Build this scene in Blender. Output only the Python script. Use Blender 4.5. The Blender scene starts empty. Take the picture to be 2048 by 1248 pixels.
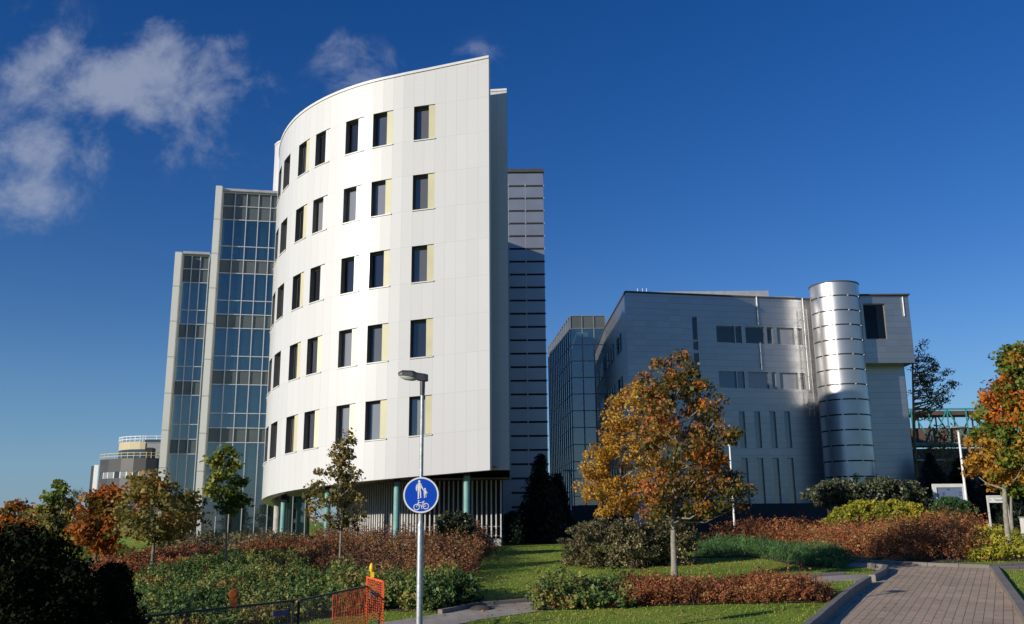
import bpy, bmesh, math, random
import numpy as np
from mathutils import Vector, Matrix
random.seed(7); RNG = np.random.default_rng(11)
S = bpy.context.scene
C = S.collection
R = math.radians

# ------------------------------------------------------------------ camera numbers (used to survey the site)
F = 1824.; PITCH = R(12.85); ROLL = R(-0.5); CH = 2.3
_f = np.array([0, math.cos(PITCH), math.sin(PITCH)]); _r0 = np.array([1., 0, 0]); _u0 = np.cross(_r0, _f)
_r = _r0 * math.cos(ROLL) + _u0 * math.sin(ROLL); _u = np.cross(_r, _f)
def ray(px, py):
    d = _f + (px - 1024) / F * _r - (py - 624) / F * _u
    return d / d[1]
def at(px, py, Y):
    d = ray(px, py); return (float(d[0] * Y), Y, float(CH + d[2] * Y))
def hgt(x, y):                                   # the ground: flat by the driveway, a gentle lawn slope, then level
    if y < 21: return 0.0
    if y < 44: return (y - 21) * .045
    return min(1.035 + (y - 44) * .012, 1.25)
def gnd(px, py):                                 # where a sight line meets the ground
    Y = 8.0
    d = ray(px, py)
    while Y < 400:
        if CH + d[2] * Y <= hgt(0, Y): break
        Y += .02
    return (float(d[0] * Y), Y, hgt(0, Y))

# ------------------------------------------------------------------ bookkeeping
def tag(o, label=None, cat=None, group=None, kind=None):
    if label: o['label'] = label
    if cat: o['category'] = cat
    if group: o['group'] = group
    if kind: o['kind'] = kind
    return o
def thing(name, label, cat, loc, group=None):
    o = bpy.data.objects.new(name, None); C.objects.link(o); o.location = loc
    o.empty_display_size = .2
    return tag(o, label, cat, group)
class MB:
    def __init__(s): s.v = []; s.f = []; s.m = []; s.uv = []; s.sm = []
    def face(s, pts, mi=0, uv=None, smooth=False):
        b = len(s.v); s.v += [tuple(p) for p in pts]; s.f.append(tuple(range(b, b + len(pts)))); s.m.append(mi); s.sm.append(smooth)
        s.uv.append(uv if uv else [(0., 0.)] * len(pts)); return s
    def raw(s, vs, fs, mi=0, smooth=False):
        b = len(s.v); s.v += [tuple(p) for p in vs]
        for f in fs: s.f.append(tuple(b + i for i in f)); s.m.append(mi); s.sm.append(smooth); s.uv.append([(0., 0.)] * len(f))
        return s
    def box(s, c, d, rz=0, mi=0, tilt=None):
        hx, hy, hz = d[0] / 2, d[1] / 2, d[2] / 2
        M = Matrix.Rotation(rz, 3, 'Z')
        if tilt: M = M @ Matrix.Rotation(tilt[1], 3, tilt[0])
        vs = [tuple(Vector(c) + M @ Vector((x * hx, y * hy, z * hz))) for x in (-1, 1) for y in (-1, 1) for z in (-1, 1)]
        return s.raw(vs, [(0, 1, 3, 2), (4, 6, 7, 5), (0, 4, 5, 1), (2, 3, 7, 6), (0, 2, 6, 4), (1, 5, 7, 3)], mi)
    def bar(s, a, b, w, d, mi=0):                 # box from a to b, w across, d deep
        a = Vector(a); b = Vector(b); z = (b - a).normalized()
        up = Vector((0, 0, 1)) if abs(z.z) < .9 else Vector((0, 1, 0))
        x = z.cross(up).normalized(); y = z.cross(x).normalized()
        vs = [tuple(p + x * sx * w / 2 + y * sy * d / 2) for p in (a, b) for sx in (-1, 1) for sy in (-1, 1)]
        return s.raw(vs, [(0, 2, 3, 1), (4, 5, 7, 6), (0, 1, 5, 4), (2, 6, 7, 3), (0, 4, 6, 2), (1, 3, 7, 5)], mi)
    def tube(s, pts, rad, n=8, mi=0, cap=True):
        pts = [Vector(p) for p in pts]
        if not hasattr(rad, '__len__'): rad = [rad] * len(pts)
        vs = []; fs = []
        for i, p in enumerate(pts):
            t = (pts[min(i + 1, len(pts) - 1)] - pts[max(i - 1, 0)]).normalized()
            ref = Vector((0, 0, 1)) if abs(t.z) < .9 else Vector((1, 0, 0))
            x = t.cross(ref).normalized(); y = t.cross(x)
            for k in range(n):
                a = 2 * math.pi * k / n; vs.append(tuple(p + (x * math.cos(a) + y * math.sin(a)) * rad[i]))
        for i in range(len(pts) - 1):
            for k in range(n):
                k2 = (k + 1) % n; fs.append((i * n + k, i * n + k2, (i + 1) * n + k2, (i + 1) * n + k))
        s.raw(vs, fs, mi, True)
        if cap:
            s.raw(vs[:n], [tuple(range(n))[::-1]], mi); s.raw(vs[-n:], [tuple(range(n))], mi)
        return s
    def lathe(s, c, prof, n=16, mi=0, smooth=True):
        vs = []; fs = []
        for r_, z_ in prof:
            for k in range(n):
                a = 2 * math.pi * k / n; vs.append((c[0] + r_ * math.cos(a), c[1] + r_ * math.sin(a), c[2] + z_))
        for i in range(len(prof) - 1):
            for k in range(n):
                k2 = (k + 1) % n; fs.append((i * n + k, i * n + k2, (i + 1) * n + k2, (i + 1) * n + k))
        return s.raw(vs, fs, mi, smooth)
    def prism(s, poly, z0, z1, mi=0):             # vertical prism over a plan polygon; z0/z1 numbers or lists
        n = len(poly); a = z0 if hasattr(z0, '__len__') else [z0] * n; b = z1 if hasattr(z1, '__len__') else [z1] * n
        vs = [(x, y, a[i]) for i, (x, y) in enumerate(poly)] + [(x, y, b[i]) for i, (x, y) in enumerate(poly)]
        fs = [tuple(range(n))[::-1], tuple(range(n, 2 * n))] + [(i, (i + 1) % n, n + (i + 1) % n, n + i) for i in range(n)]
        return s.raw(vs, fs, mi)
    def build(s, name, mats, parent=None, fix=False):
        me = bpy.data.meshes.new(name)
        org = Vector(parent_origin(parent)) if parent else Vector((0, 0, 0))
        me.from_pydata([tuple(Vector(p) - org) for p in s.v], [], s.f)
        if not isinstance(mats, (list, tuple)): mats = [mats]
        for m in mats: me.materials.append(m)
        me.polygons.foreach_set('material_index', s.m); me.polygons.foreach_set('use_smooth', s.sm)
        uvl = me.uv_layers.new(name='UVMap'); flat = []
        for u in s.uv:
            for q in u: flat += [q[0], q[1]]
        uvl.data.foreach_set('uv', flat)
        if fix:
            bm = bmesh.new(); bm.from_mesh(me); bmesh.ops.recalc_face_normals(bm, faces=bm.faces); bm.to_mesh(me); bm.free()
        me.update()
        o = bpy.data.objects.new(name, me); C.objects.link(o)
        if parent: o.parent = parent
        return o
def parent_origin(p):
    v = Vector((0, 0, 0))
    while p: v += p.location; p = p.parent
    return v
def npmesh(name, V, Fq, mats, mi=None, parent=None):   # numpy quads (or tris)
    me = bpy.data.meshes.new(name); k = Fq.shape[1]
    org = np.array(parent_origin(parent)) if parent else np.zeros(3)
    V = V - org
    me.vertices.add(len(V)); me.vertices.foreach_set('co', V.astype(np.float32).ravel())
    me.loops.add(Fq.size); me.loops.foreach_set('vertex_index', Fq.astype(np.int32).ravel())
    me.polygons.add(len(Fq)); me.polygons.foreach_set('loop_start', np.arange(0, Fq.size, k, dtype=np.int32))
    if not isinstance(mats, (list, tuple)): mats = [mats]
    for m in mats: me.materials.append(m)
    if mi is not None: me.polygons.foreach_set('material_index', mi.astype(np.int32))
    me.update(calc_edges=True); me.validate()
    o = bpy.data.objects.new(name, me); C.objects.link(o)
    if parent: o.parent = parent
    return o

# ------------------------------------------------------------------ materials
def newmat(name):
    m = bpy.data.materials.new(name); m.use_nodes = True; nt = m.node_tree; nt.nodes.clear()
    out = nt.nodes.new('ShaderNodeOutputMaterial'); return m, nt, out
def pbsdf(nt, out, col=None, rough=.6, metal=0., **kw):
    b = nt.nodes.new('ShaderNodeBsdfPrincipled'); nt.links.new(b.outputs[0], out.inputs[0])
    if col: b.inputs['Base Color'].default_value = (*col, 1)
    b.inputs['Roughness'].default_value = rough; b.inputs['Metallic'].default_value = metal
    for k, v in kw.items(): b.inputs[k].default_value = v
    return b
def N(nt, t, **kw):
    n = nt.nodes.new('ShaderNode' + t)
    for k, v in kw.items(): setattr(n, k, v)
    return n
def ramp(nt, stops, interp='LINEAR'):
    n = nt.nodes.new('ShaderNodeValToRGB'); n.color_ramp.interpolation = interp; e = n.color_ramp.elements
    while len(e) > 1: e.remove(e[-1])
    e[0].position = stops[0][0]; e[0].color = (*stops[0][1], 1)
    for p, c in stops[1:]:
        q = e.new(p); q.color = (*c, 1)
    return n
def math_(nt, op, a, b=None, c=None):
    n = nt.nodes.new('ShaderNodeMath'); n.operation = op
    for i, v in enumerate((a, b, c)):
        if v is None: continue
        if isinstance(v, (int, float)): n.inputs[i].default_value = v
        else: nt.links.new(v, n.inputs[i])
    return n.outputs[0]
def noisy(name, col, rough=.6, metal=0., amp=.15, scale=3., bump=0., bscale=40., **kw):
    m, nt, out = newmat(name); b = pbsdf(nt, out, None, rough, metal, **kw)
    tc = N(nt, 'TexCoord'); no = N(nt, 'TexNoise'); no.inputs['Scale'].default_value = scale; no.inputs['Detail'].default_value = 6
    nt.links.new(tc.outputs['Object'], no.inputs['Vector'])
    lo = tuple(c * (1 - amp) for c in col); hi = tuple(min(1, c * (1 + amp)) for c in col)
    rp = ramp(nt, [(.3, lo), (.7, hi)]); nt.links.new(no.outputs[0], rp.inputs[0]); nt.links.new(rp.outputs[0], b.inputs['Base Color'])
    if bump:
        n2 = N(nt, 'TexNoise'); n2.inputs['Scale'].default_value = bscale; n2.inputs['Detail'].default_value = 4
        nt.links.new(tc.outputs['Object'], n2.inputs['Vector'])
        bp = N(nt, 'Bump'); bp.inputs['Strength'].default_value = bump; bp.inputs['Distance'].default_value = .02
        nt.links.new(n2.outputs[0], bp.inputs['Height']); nt.links.new(bp.outputs[0], b.inputs['Normal'])
    return m
def leafmat(name, stops, clump=.5, trans=.35, spread=.55, rough=.55, spec=.3):
    """every leaf its own tint, drifting over clumps"""
    m, nt, out = newmat(name)
    g = N(nt, 'NewGeometry'); tc = N(nt, 'TexCoord'); no = N(nt, 'TexNoise'); no.inputs['Scale'].default_value = clump; no.inputs['Detail'].default_value = 3
    nt.links.new(tc.outputs['Object'], no.inputs['Vector'])
    a = math_(nt, 'MULTIPLY_ADD', g.outputs['Random Per Island'], spread, -.5 * spread)
    n2 = math_(nt, 'MULTIPLY_ADD', no.outputs[0], 2.4, -.7)
    v = math_(nt, 'ADD', a, n2)
    rp = ramp(nt, stops); nt.links.new(v, rp.inputs[0])
    d = N(nt, 'BsdfPrincipled'); d.inputs['Roughness'].default_value = rough; d.inputs['Specular IOR Level'].default_value = spec
    nt.links.new(rp.outputs[0], d.inputs['Base Color'])
    t = N(nt, 'BsdfTranslucent'); nt.links.new(rp.outputs[0], t.inputs[0])
    mx = N(nt, 'MixShader'); mx.inputs[0].default_value = trans
    nt.links.new(d.outputs[0], mx.inputs[1]); nt.links.new(t.outputs[0], mx.inputs[2]); nt.links.new(mx.outputs[0], out.inputs[0])
    return m
def gridmat(name, col, joint, jw=.02, rough=.35, metal=0., coat=0., amp=.05, usek=1., horiz_only=False, spec=.5, tint=.04):
    """panels with joints: UV counts panels"""
    m, nt, out = newmat(name); b = pbsdf(nt, out, None, rough, metal); b.inputs['Coat Weight'].default_value = coat; b.inputs['Coat Roughness'].default_value = .12
    b.inputs['Specular IOR Level'].default_value = spec
    uv = N(nt, 'UVMap'); sp = N(nt, 'SeparateXYZ'); nt.links.new(uv.outputs[0], sp.inputs[0])
    def edge(o, w):
        fr = math_(nt, 'FRACT', o); d = math_(nt, 'ABSOLUTE', math_(nt, 'SUBTRACT', fr, .5)); return math_(nt, 'GREATER_THAN', d, .5 - w)
    ey = edge(sp.outputs[1], jw * usek)
    e = ey if horiz_only else math_(nt, 'MAXIMUM', ey, edge(sp.outputs[0], jw))
    fl = N(nt, 'VectorMath', operation='FLOOR'); nt.links.new(uv.outputs[0], fl.inputs[0])
    wn = N(nt, 'TexWhiteNoise'); nt.links.new(fl.outputs[0], wn.inputs['Vector'])
    no = N(nt, 'TexNoise'); no.inputs['Scale'].default_value = .35; no.inputs['Detail'].default_value = 5; tc = N(nt, 'TexCoord'); nt.links.new(tc.outputs['Object'], no.inputs['Vector'])
    k = math_(nt, 'ADD', math_(nt, 'MULTIPLY_ADD', wn.outputs[0], tint, 1 - tint / 2), math_(nt, 'MULTIPLY_ADD', no.outputs[0], amp * 2, -amp))
    hs = N(nt, 'HueSaturation'); hs.inputs['Color'].default_value = (*col, 1); nt.links.new(k, hs.inputs['Value'])
    mx = N(nt, 'Mix', data_type='RGBA'); nt.links.new(e, mx.inputs[0]); nt.links.new(hs.outputs[0], mx.inputs[6]); mx.inputs[7].default_value = (*joint, 1)
    nt.links.new(mx.outputs[2], b.inputs['Base Color'])
    return m
def glassmat(name, tint, refl=.12, rough=.03, thru=.6, body=(.02, .03, .04)):
    """a tinted pane: some see-through, a dark body, fresnel reflection on top"""
    m, nt, out = newmat(name)
    tr = N(nt, 'BsdfTransparent'); tr.inputs[0].default_value = (*tint, 1)
    df = N(nt, 'BsdfDiffuse'); df.inputs[0].default_value = (*body, 1)
    gl = N(nt, 'BsdfGlossy'); gl.inputs['Roughness'].default_value = rough
    mx = N(nt, 'MixShader'); mx.inputs[0].default_value = thru; nt.links.new(df.outputs[0], mx.inputs[1]); nt.links.new(tr.outputs[0], mx.inputs[2])
    lw = N(nt, 'Fresnel'); lw.inputs[0].default_value = 1.5
    k = math_(nt, 'ADD', lw.outputs[0], refl)
    m2 = N(nt, 'MixShader'); nt.links.new(k, m2.inputs[0]); nt.links.new(mx.outputs[0], m2.inputs[1]); nt.links.new(gl.outputs[0], m2.inputs[2])
    nt.links.new(m2.outputs[0], out.inputs[0]); return m

M = {}
M['panel'] = gridmat('white_panels', (.62, .61, .60), (.47, .465, .455), .013, .5, 0, .5, .025, .3, tint=.045)
M['panel_plain'] = noisy('white_trim', (.68, .67, .66), .4, amp=.03)
M['soffit'] = gridmat('soffit', (.42, .42, .43), (.25, .25, .26), .02, .5, 0)
M['cream'] = noisy('cream_panel', (.58, .54, .34), .45, amp=.06, scale=1)
M['palecream'] = noisy('pale_cream_panel', (.80, .74, .5), .45, amp=.04, scale=1)
M['pane'] = glassmat('window_pane', (.25, .3, .35), .07, .02, .2, (.025, .027, .035))
M['pane_light'] = glassmat('window_pane_pale_reflection', (.3, .3, .3), .10, .02, .0, (.24, .24, .26))  # pale body colour stands in for reflected clouds and surroundings
M['pane_mid'] = glassmat('window_pane_grey_reflection', (.3, .3, .3), .10, .02, .0, (.075, .08, .10))  # mid-grey body colour paints in a dimmer reflection
M['pane_warm'] = glassmat('window_pane_warm_reflection', (.3, .3, .3), .08, .03, .0, (.12, .115, .11))  # warm grey body colour, a reflection put into the pane
M['pane_dark'] = glassmat('dark_window_pane', (.2, .25, .3), -.02, .03, .1, (.006, .009, .018))
M['reveal'] = noisy('window_reveal', (.10, .10, .10), .5, amp=.1)
M['frame_white'] = noisy('window_frame_white', (.66, .65, .62), .4, amp=.05)
M['teal_paint'] = noisy('teal_column_paint', (.17, .36, .33), .55, amp=.18, scale=2, bump=.2)
M['concrete'] = noisy('concrete', (.42, .40, .36), .85, amp=.18, scale=2.5, bump=.4)
M['slat'] = noisy('slat_grey', (.55, .54, .52), .5, amp=.08)
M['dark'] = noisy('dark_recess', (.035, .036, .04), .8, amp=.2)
M['fin'] = gridmat('pale_fin_panels', (.58, .59, .56), (.3, .3, .27), .012, .5, 0, 0, .03)
M['mullion'] = noisy('mullion', (.52, .55, .58), .4, .3, amp=.04)
M['glass_teal'] = glassmat('teal_glass', (.42, .68, .72), .20, .015, .66, (.03, .08, .09))
M['spandrel'] = noisy('spandrel_glass', (.085, .10, .10), .25, amp=.12, scale=.6)
M['interior'] = noisy('interior_wall', (.66, .76, .78), .9, amp=.1)
M['slab'] = noisy('floor_slab', (.5, .5, .48), .9, amp=.1)
M['metal'] = gridmat('brushed_metal_cladding', (.40, .405, .42), (.19, .20, .22), .018, .38, .88, 0, .07, 1., horiz_only=True, tint=.10)
M['metal_drum'] = noisy('drum_metal', (.55, .54, .53), .38, .85, amp=.07, scale=.7)
M['tower_metal'] = noisy('tower_metal', (.34, .35, .38), .42, .75, amp=.08, scale=.7)
M['slot'] = noisy('slot_dark', (.012, .012, .014), .8, amp=.1)
M['darkcap'] = noisy('dark_cap', (.06, .05, .05), .6, amp=.1)
M['zinc'] = noisy('roof_zinc', (.45, .45, .45), .5, .5, amp=.1)
M['whitepaint'] = noisy('white_paint', (.75, .75, .74), .45, amp=.05)
M['galv'] = noisy('galvanised_steel', (.38, .40, .41), .5, .55, amp=.25, scale=14, bump=.15)
M['lampgrey'] = noisy('lamp_housing', (.07, .07, .075), .5, .3, amp=.15)
M['lampglass'] = noisy('lamp_bowl', (.5, .5, .5), .2, amp=.05)
M['signblue'] = noisy('sign_blue', (.0, .06, .50), .35, amp=.05)
M['signwhite'] = noisy('sign_white', (.78, .78, .78), .35, amp=.03)
M['black'] = noisy('black_plastic', (.02, .02, .02), .5, amp=.2)
M['orange_net'] = noisy('orange_net', (.72, .10, .02), .6, amp=.15)
M['yellow'] = noisy('yellow_plastic', (.80, .50, .01), .4, amp=.08)
M['amber'] = noisy('amber_lens', (.35, .08, .015), .35, amp=.15)
M['purple'] = noisy('violet_plate', (.10, .06, .18), .5, amp=.1)
M['bark'] = noisy('bark', (.17, .145, .12), .9, amp=.35, scale=9, bump=.8, bscale=30)
M['palebark'] = noisy('pale_bark', (.25, .225, .18), .9, amp=.3, scale=7, bump=.6, bscale=30)
M['pinebark'] = noisy('pine_bark', (.36, .20, .10), .9, amp=.3, scale=5, bump=.6, bscale=20)
M['twig'] = noisy('twigs', (.12, .07, .05), .9, amp=.3)
M['teal_steel'] = noisy('teal_steel', (.045, .24, .24), .5, amp=.1)
M['stone_dark'] = gridmat('dark_stone_cladding', (.045, .042, .046), (.05, .05, .055), .02, .5, 0, 0, .1)
M['paleyellow'] = noisy('pale_yellow_cladding', (.50, .42, .26), .6, amp=.04)
M['brownwall'] = noisy('brown_brick_wall', (.10, .065, .05), .85, amp=.25, scale=.4)
M['greyroof'] = noisy('grey_roof', (.25, .25, .25), .7, amp=.1)
# leaves
M['l_maple'] = leafmat('maple_leaves', [(0, (.075, .085, .02)), (.35, (.14, .125, .03)), (.6, (.24, .14, .035)), (.78, (.36, .16, .035)), (.92, (.52, .17, .04)), (1, (.66, .18, .07))], .7, .35, .75)
M['l_gold'] = leafmat('golden_leaves', [(0, (.28, .14, .025)), (.4, (.52, .26, .035)), (.8, (.64, .36, .05)), (1, (.50, .42, .08))], .8, .4, .8)
M['l_green'] = leafmat('green_maple_leaves', [(0, (.07, .12, .02)), (.5, (.16, .21, .03)), (.8, (.27, .26, .035)), (1, (.42, .30, .04))], .6, .35, .6)
M['l_orange'] = leafmat('orange_leaves', [(0, (.12, .09, .02)), (.3, (.34, .11, .02)), (.6, (.56, .15, .02)), (1, (.66, .28, .03))], .6, .4, .7)
M['l_olive'] = leafmat('olive_brown_leaves', [(0, (.11, .12, .03)), (.4, (.24, .21, .05)), (.75, (.34, .24, .06)), (1, (.48, .24, .06))], .6, .35, .7)
M['l_sap'] = leafmat('sapling_leaves', [(0, (.09, .085, .025)), (.5, (.20, .17, .05)), (.8, (.29, .21, .06)), (1, (.40, .27, .09))], .9, .3, .8)
M['l_redbush'] = leafmat('red_spirea_leaves', [(0, (.10, .06, .03)), (.3, (.24, .09, .04)), (.6, (.37, .12, .05)), (.78, (.40, .19, .06)), (.9, (.52, .11, .05)), (1, (.38, .28, .09))], .35, .3, .9)
M['l_redbush2'] = leafmat('brown_spirea_leaves', [(0, (.08, .06, .035)), (.4, (.22, .10, .05)), (.75, (.36, .13, .05)), (1, (.30, .22, .08))], .35, .3, .9)
M['l_rose'] = leafmat('rose_leaves', [(0, (.05, .10, .03)), (.38, (.11, .19, .05)), (.62, (.21, .25, .06)), (.82, (.38, .33, .08)), (1, (.36, .17, .07))], .6, .3, .7)
M['l_olivebush'] = leafmat('olive_bush_leaves', [(0, (.07, .065, .035)), (.5, (.14, .12, .055)), (.8, (.24, .20, .10)), (1, (.42, .36, .18))], .6, .25, .9)
M['l_juniper'] = leafmat('juniper_needles', [(0, (.035, .08, .03)), (.5, (.07, .155, .045)), (1, (.14, .26, .08))], .8, .25, .8)
M['l_yellow'] = leafmat('yellow_green_leaves', [(0, (.16, .20, .03)), (.45, (.36, .36, .04)), (1, (.60, .48, .05))], .5, .35, .8)
M['l_grey'] = leafmat('grey_green_leaves', [(0, (.025, .038, .018)), (.5, (.075, .09, .045)), (.85, (.15, .165, .09)), (1, (.30, .31, .21))], .8, .2, .9, .35)
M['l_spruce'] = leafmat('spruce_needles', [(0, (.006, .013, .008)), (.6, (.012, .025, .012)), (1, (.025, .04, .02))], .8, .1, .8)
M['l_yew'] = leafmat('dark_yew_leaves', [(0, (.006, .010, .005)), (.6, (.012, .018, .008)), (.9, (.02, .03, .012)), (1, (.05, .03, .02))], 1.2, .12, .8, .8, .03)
M['l_pine'] = leafmat('pine_needles', [(0, (.06, .09, .04)), (.5, (.10, .13, .055)), (1, (.18, .17, .07))], .7, .2, .8)
M['l_birch'] = leafmat('thin_pale_leaves', [(0, (.14, .14, .08)), (1, (.26, .24, .14))], .8, .3, .8)
M['l_lime'] = leafmat('lime_grass', [(0, (.10, .15, .02)), (1, (.24, .28, .04))], .8, .3, .8)
M['l_fallen'] = leafmat('fallen_leaves', [(0, (.18, .08, .04)), (.5, (.42, .14, .05)), (1, (.55, .30, .10))], 2, .1, .9)
M['hip'] = noisy('rose_hip', (.60, .03, .015), .35, amp=.1)
M['l_petal'] = noisy('pale_petal', (.7, .6, .55), .5, amp=.1)
M['l_grass'] = leafmat('grass_blades', [(0, (.15, .25, .035)), (.5, (.23, .34, .045)), (.85, (.34, .38, .07)), (1, (.42, .38, .10))], .35, .3, .7)

# ground
def grassmat():
    m, nt, out = newmat('lawn'); b = pbsdf(nt, out, None, .9); b.inputs['Specular IOR Level'].default_value = .15
    tc = N(nt, 'TexCoord'); cols = []
    n1 = N(nt, 'TexNoise'); n1.inputs['Scale'].default_value = .25; n1.inputs['Detail'].default_value = 8; n1.inputs['Roughness'].default_value = .65
    n2 = N(nt, 'TexNoise'); n2.inputs['Scale'].default_value = 22; n2.inputs['Detail'].default_value = 5
    for n in (n1, n2): nt.links.new(tc.outputs['Object'], n.inputs['Vector'])
    v = math_(nt, 'ADD', math_(nt, 'MULTIPLY', n1.outputs[0], .7), math_(nt, 'MULTIPLY', n2.outputs[0], .3))
    rp = ramp(nt, [(.38, (.15, .23, .03)), (.5, (.23, .32, .04)), (.58, (.31, .35, .06)), (.68, (.40, .34, .10))])
    nt.links.new(v, rp.inputs[0]); nt.links.new(rp.outputs[0], b.inputs['Base Color'])
    bp = N(nt, 'Bump'); bp.inputs['Strength'].default_value = .9; bp.inputs['Distance'].default_value = .05
    n3 = N(nt, 'TexNoise'); n3.inputs['Scale'].default_value = 60; n3.inputs['Detail'].default_value = 3; nt.links.new(tc.outputs['Object'], n3.inputs['Vector'])
    nt.links.new(n3.outputs[0], bp.inputs['Height']); nt.links.new(bp.outputs[0], b.inputs['Normal'])
    return m
M['grass'] = grassmat()
def pavermat(name, ang, w=.2, h=.2, c1=(.45, .335, .23), c2=(.53, .405, .285), mortar=(.17, .14, .115)):
    m, nt, out = newmat(name); b = pbsdf(nt, out, None, .85); b.inputs['Specular IOR Level'].default_value = .25
    tc = N(nt, 'TexCoord'); mp = N(nt, 'Mapping'); mp.inputs['Rotation'].default_value = (0, 0, ang); nt.links.new(tc.outputs['Object'], mp.inputs[0])
    br = N(nt, 'TexBrick'); br.inputs['Scale'].default_value = 1; br.inputs['Brick Width'].default_value = w; br.inputs['Row Height'].default_value = h; br.inputs['Mortar Size'].default_value = .008
    br.inputs['Color1'].default_value = (*c1, 1); br.inputs['Color2'].default_value = (*c2, 1); br.inputs['Mortar'].default_value = (*mortar, 1)
    nt.links.new(mp.outputs[0], br.inputs[0])
    no = N(nt, 'TexNoise'); no.inputs['Scale'].default_value = .8; no.inputs['Detail'].default_value = 8; nt.links.new(tc.outputs['Object'], no.inputs['Vector'])
    hs = N(nt, 'HueSaturation'); nt.links.new(br.outputs[0], hs.inputs['Color']); nt.links.new(math_(nt, 'MULTIPLY_ADD', no.outputs[0], .8, .6), hs.inputs['Value'])
    nt.links.new(hs.outputs[0], b.inputs['Base Color'])
    bp = N(nt, 'Bump'); bp.inputs['Strength'].default_value = .6; bp.inputs['Distance'].default_value = .01; bp.invert = True
    nt.links.new(br.outputs['Fac'], bp.inputs['Height']); nt.links.new(bp.outputs[0], b.inputs['Normal'])
    return m
M['kerb'] = gridmat('granite_kerb', (.21, .185, .16), (.06, .055, .05), .014, .85, 0, 0, .25, 0, tint=.25)
M['asphalt'] = noisy('worn_asphalt', (.17, .15, .135), .9, amp=.2, scale=1.2, bump=.5, bscale=80)
M['soil'] = noisy('soil', (.075, .055, .04), .95, amp=.3, scale=4, bump=.8, bscale=25)

# ------------------------------------------------------------------ world, sun, camera
SUN_AZ = 53.; SUN_EL = 16.7       # degrees left of straight-behind; elevation
w = bpy.data.worlds.new("World"); S.world = w; w.use_nodes = True; nt = w.node_tree; nt.nodes.clear()
out = N(nt, 'OutputWorld'); bg = N(nt, 'Background'); sky = N(nt, 'TexSky'); sky.sky_type = 'NISHITA'; sky.sun_disc = False
sdir = Vector((-math.sin(R(SUN_AZ)) * math.cos(R(SUN_EL)), -math.cos(R(SUN_AZ)) * math.cos(R(SUN_EL)), math.sin(R(SUN_EL))))
sky.sun_elevation = R(SUN_EL); sky.sun_rotation = math.atan2(sdir.x, sdir.y); sky.altitude = 150; sky.air_density = 1.0; sky.dust_density = 0.; sky.ozone_density = 3.2
gm = N(nt, 'HueSaturation'); gm.inputs['Hue'].default_value = .519; gm.inputs['Saturation'].default_value = 1.32; nt.links.new(sky.outputs[0], gm.inputs['Color'])
hz = N(nt, 'TexCoord'); hs_ = N(nt, 'SeparateXYZ'); nt.links.new(hz.outputs['Generated'], hs_.inputs[0])
hr = N(nt, 'MapRange'); hr.interpolation_type = 'SMOOTHSTEP'; nt.links.new(hs_.outputs[2], hr.inputs[0]); hr.inputs[1].default_value = -.02; hr.inputs[2].default_value = .22; hr.inputs[3].default_value = .62; hr.inputs[4].default_value = 0
hm_ = N(nt, 'Mix', data_type='RGBA'); nt.links.new(hr.outputs[0], hm_.inputs[0]); nt.links.new(gm.outputs[0], hm_.inputs[6]); hm_.inputs[7].default_value = (.70, 2.25, 5.2, 1)
nt.links.new(hm_.outputs[2], bg.inputs[0]); bg.inputs[1].default_value = .10
# wisps of cloud, placed by compass bearing and height in the sky
tc = N(nt, 'TexCoord'); sp = N(nt, 'SeparateXYZ'); nt.links.new(tc.outputs['Generated'], sp.inputs[0])
uu = math_(nt, 'DIVIDE', sp.outputs[0], math_(nt, 'MAXIMUM', sp.outputs[1], .05)); vv = math_(nt, 'DIVIDE', sp.outputs[2], math_(nt, 'MAXIMUM', sp.outputs[1], .05))
cmb = N(nt, 'CombineXYZ'); nt.links.new(uu, cmb.inputs[0]); nt.links.new(vv, cmb.inputs[1])
nz = N(nt, 'TexNoise'); nz.inputs['Scale'].default_value = 12.; nz.inputs['Detail'].default_value = 14; nz.inputs['Roughness'].default_value = .63; nz.inputs['Distortion'].default_value = .25
nt.links.new(cmb.outputs[0], nz.inputs['Vector'])
blobs = []   # px, py, rx, ry, angle deg, weight
for px, py, rx, ry, an, wt in [(70, 180, 75, 95, 0, .85), (200, 175, 150, 62, 12, 1.), (330, 170, 75, 75, 0, 1.0), (320, 90, 36, 45, 0, .8), (390, 200, 90, 70, -30, .8), (60, 310, 85, 85, 0, .75), (130, 280, 80, 70, 0, .65), (25, 390, 80, 50, 0, .75), (90, 240, 100, 60, 0, .8),
                               (480, 190, 55, 35, 0, .5), (440, 85, 45, 18, 0, .5), (350, 290, 110, 60, 0, .3), (700, 110, 75, 35, -15, .42), (720, 155, 60, 45, 0, .38), (960, 108, 40, 20, 0, .34)]:
    d = ray(px, py); dx = ray(px + 1, py) - d
    cx, cy = d[0], d[2]; sx = rx / F * 1.55; sy = ry / F * 1.5
    a = math_(nt, 'SUBTRACT', uu, float(cx)); b = math_(nt, 'SUBTRACT', vv, float(cy)); ca, sa = math.cos(R(an)), math.sin(R(an))
    p = math_(nt, 'DIVIDE', math_(nt, 'ADD', math_(nt, 'MULTIPLY', a, ca), math_(nt, 'MULTIPLY', b, sa)), sx)
    q = math_(nt, 'DIVIDE', math_(nt, 'SUBTRACT', math_(nt, 'MULTIPLY', b, ca), math_(nt, 'MULTIPLY', a, sa)), sy)
    e = math_(nt, 'EXPONENT', math_(nt, 'MULTIPLY', math_(nt, 'ADD', math_(nt, 'MULTIPLY', p, p), math_(nt, 'MULTIPLY', q, q)), -1.0))
    blobs.append(math_(nt, 'MULTIPLY', e, wt))
acc = blobs[0]
for b in blobs[1:]: acc = math_(nt, 'MAXIMUM', acc, b)
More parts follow.
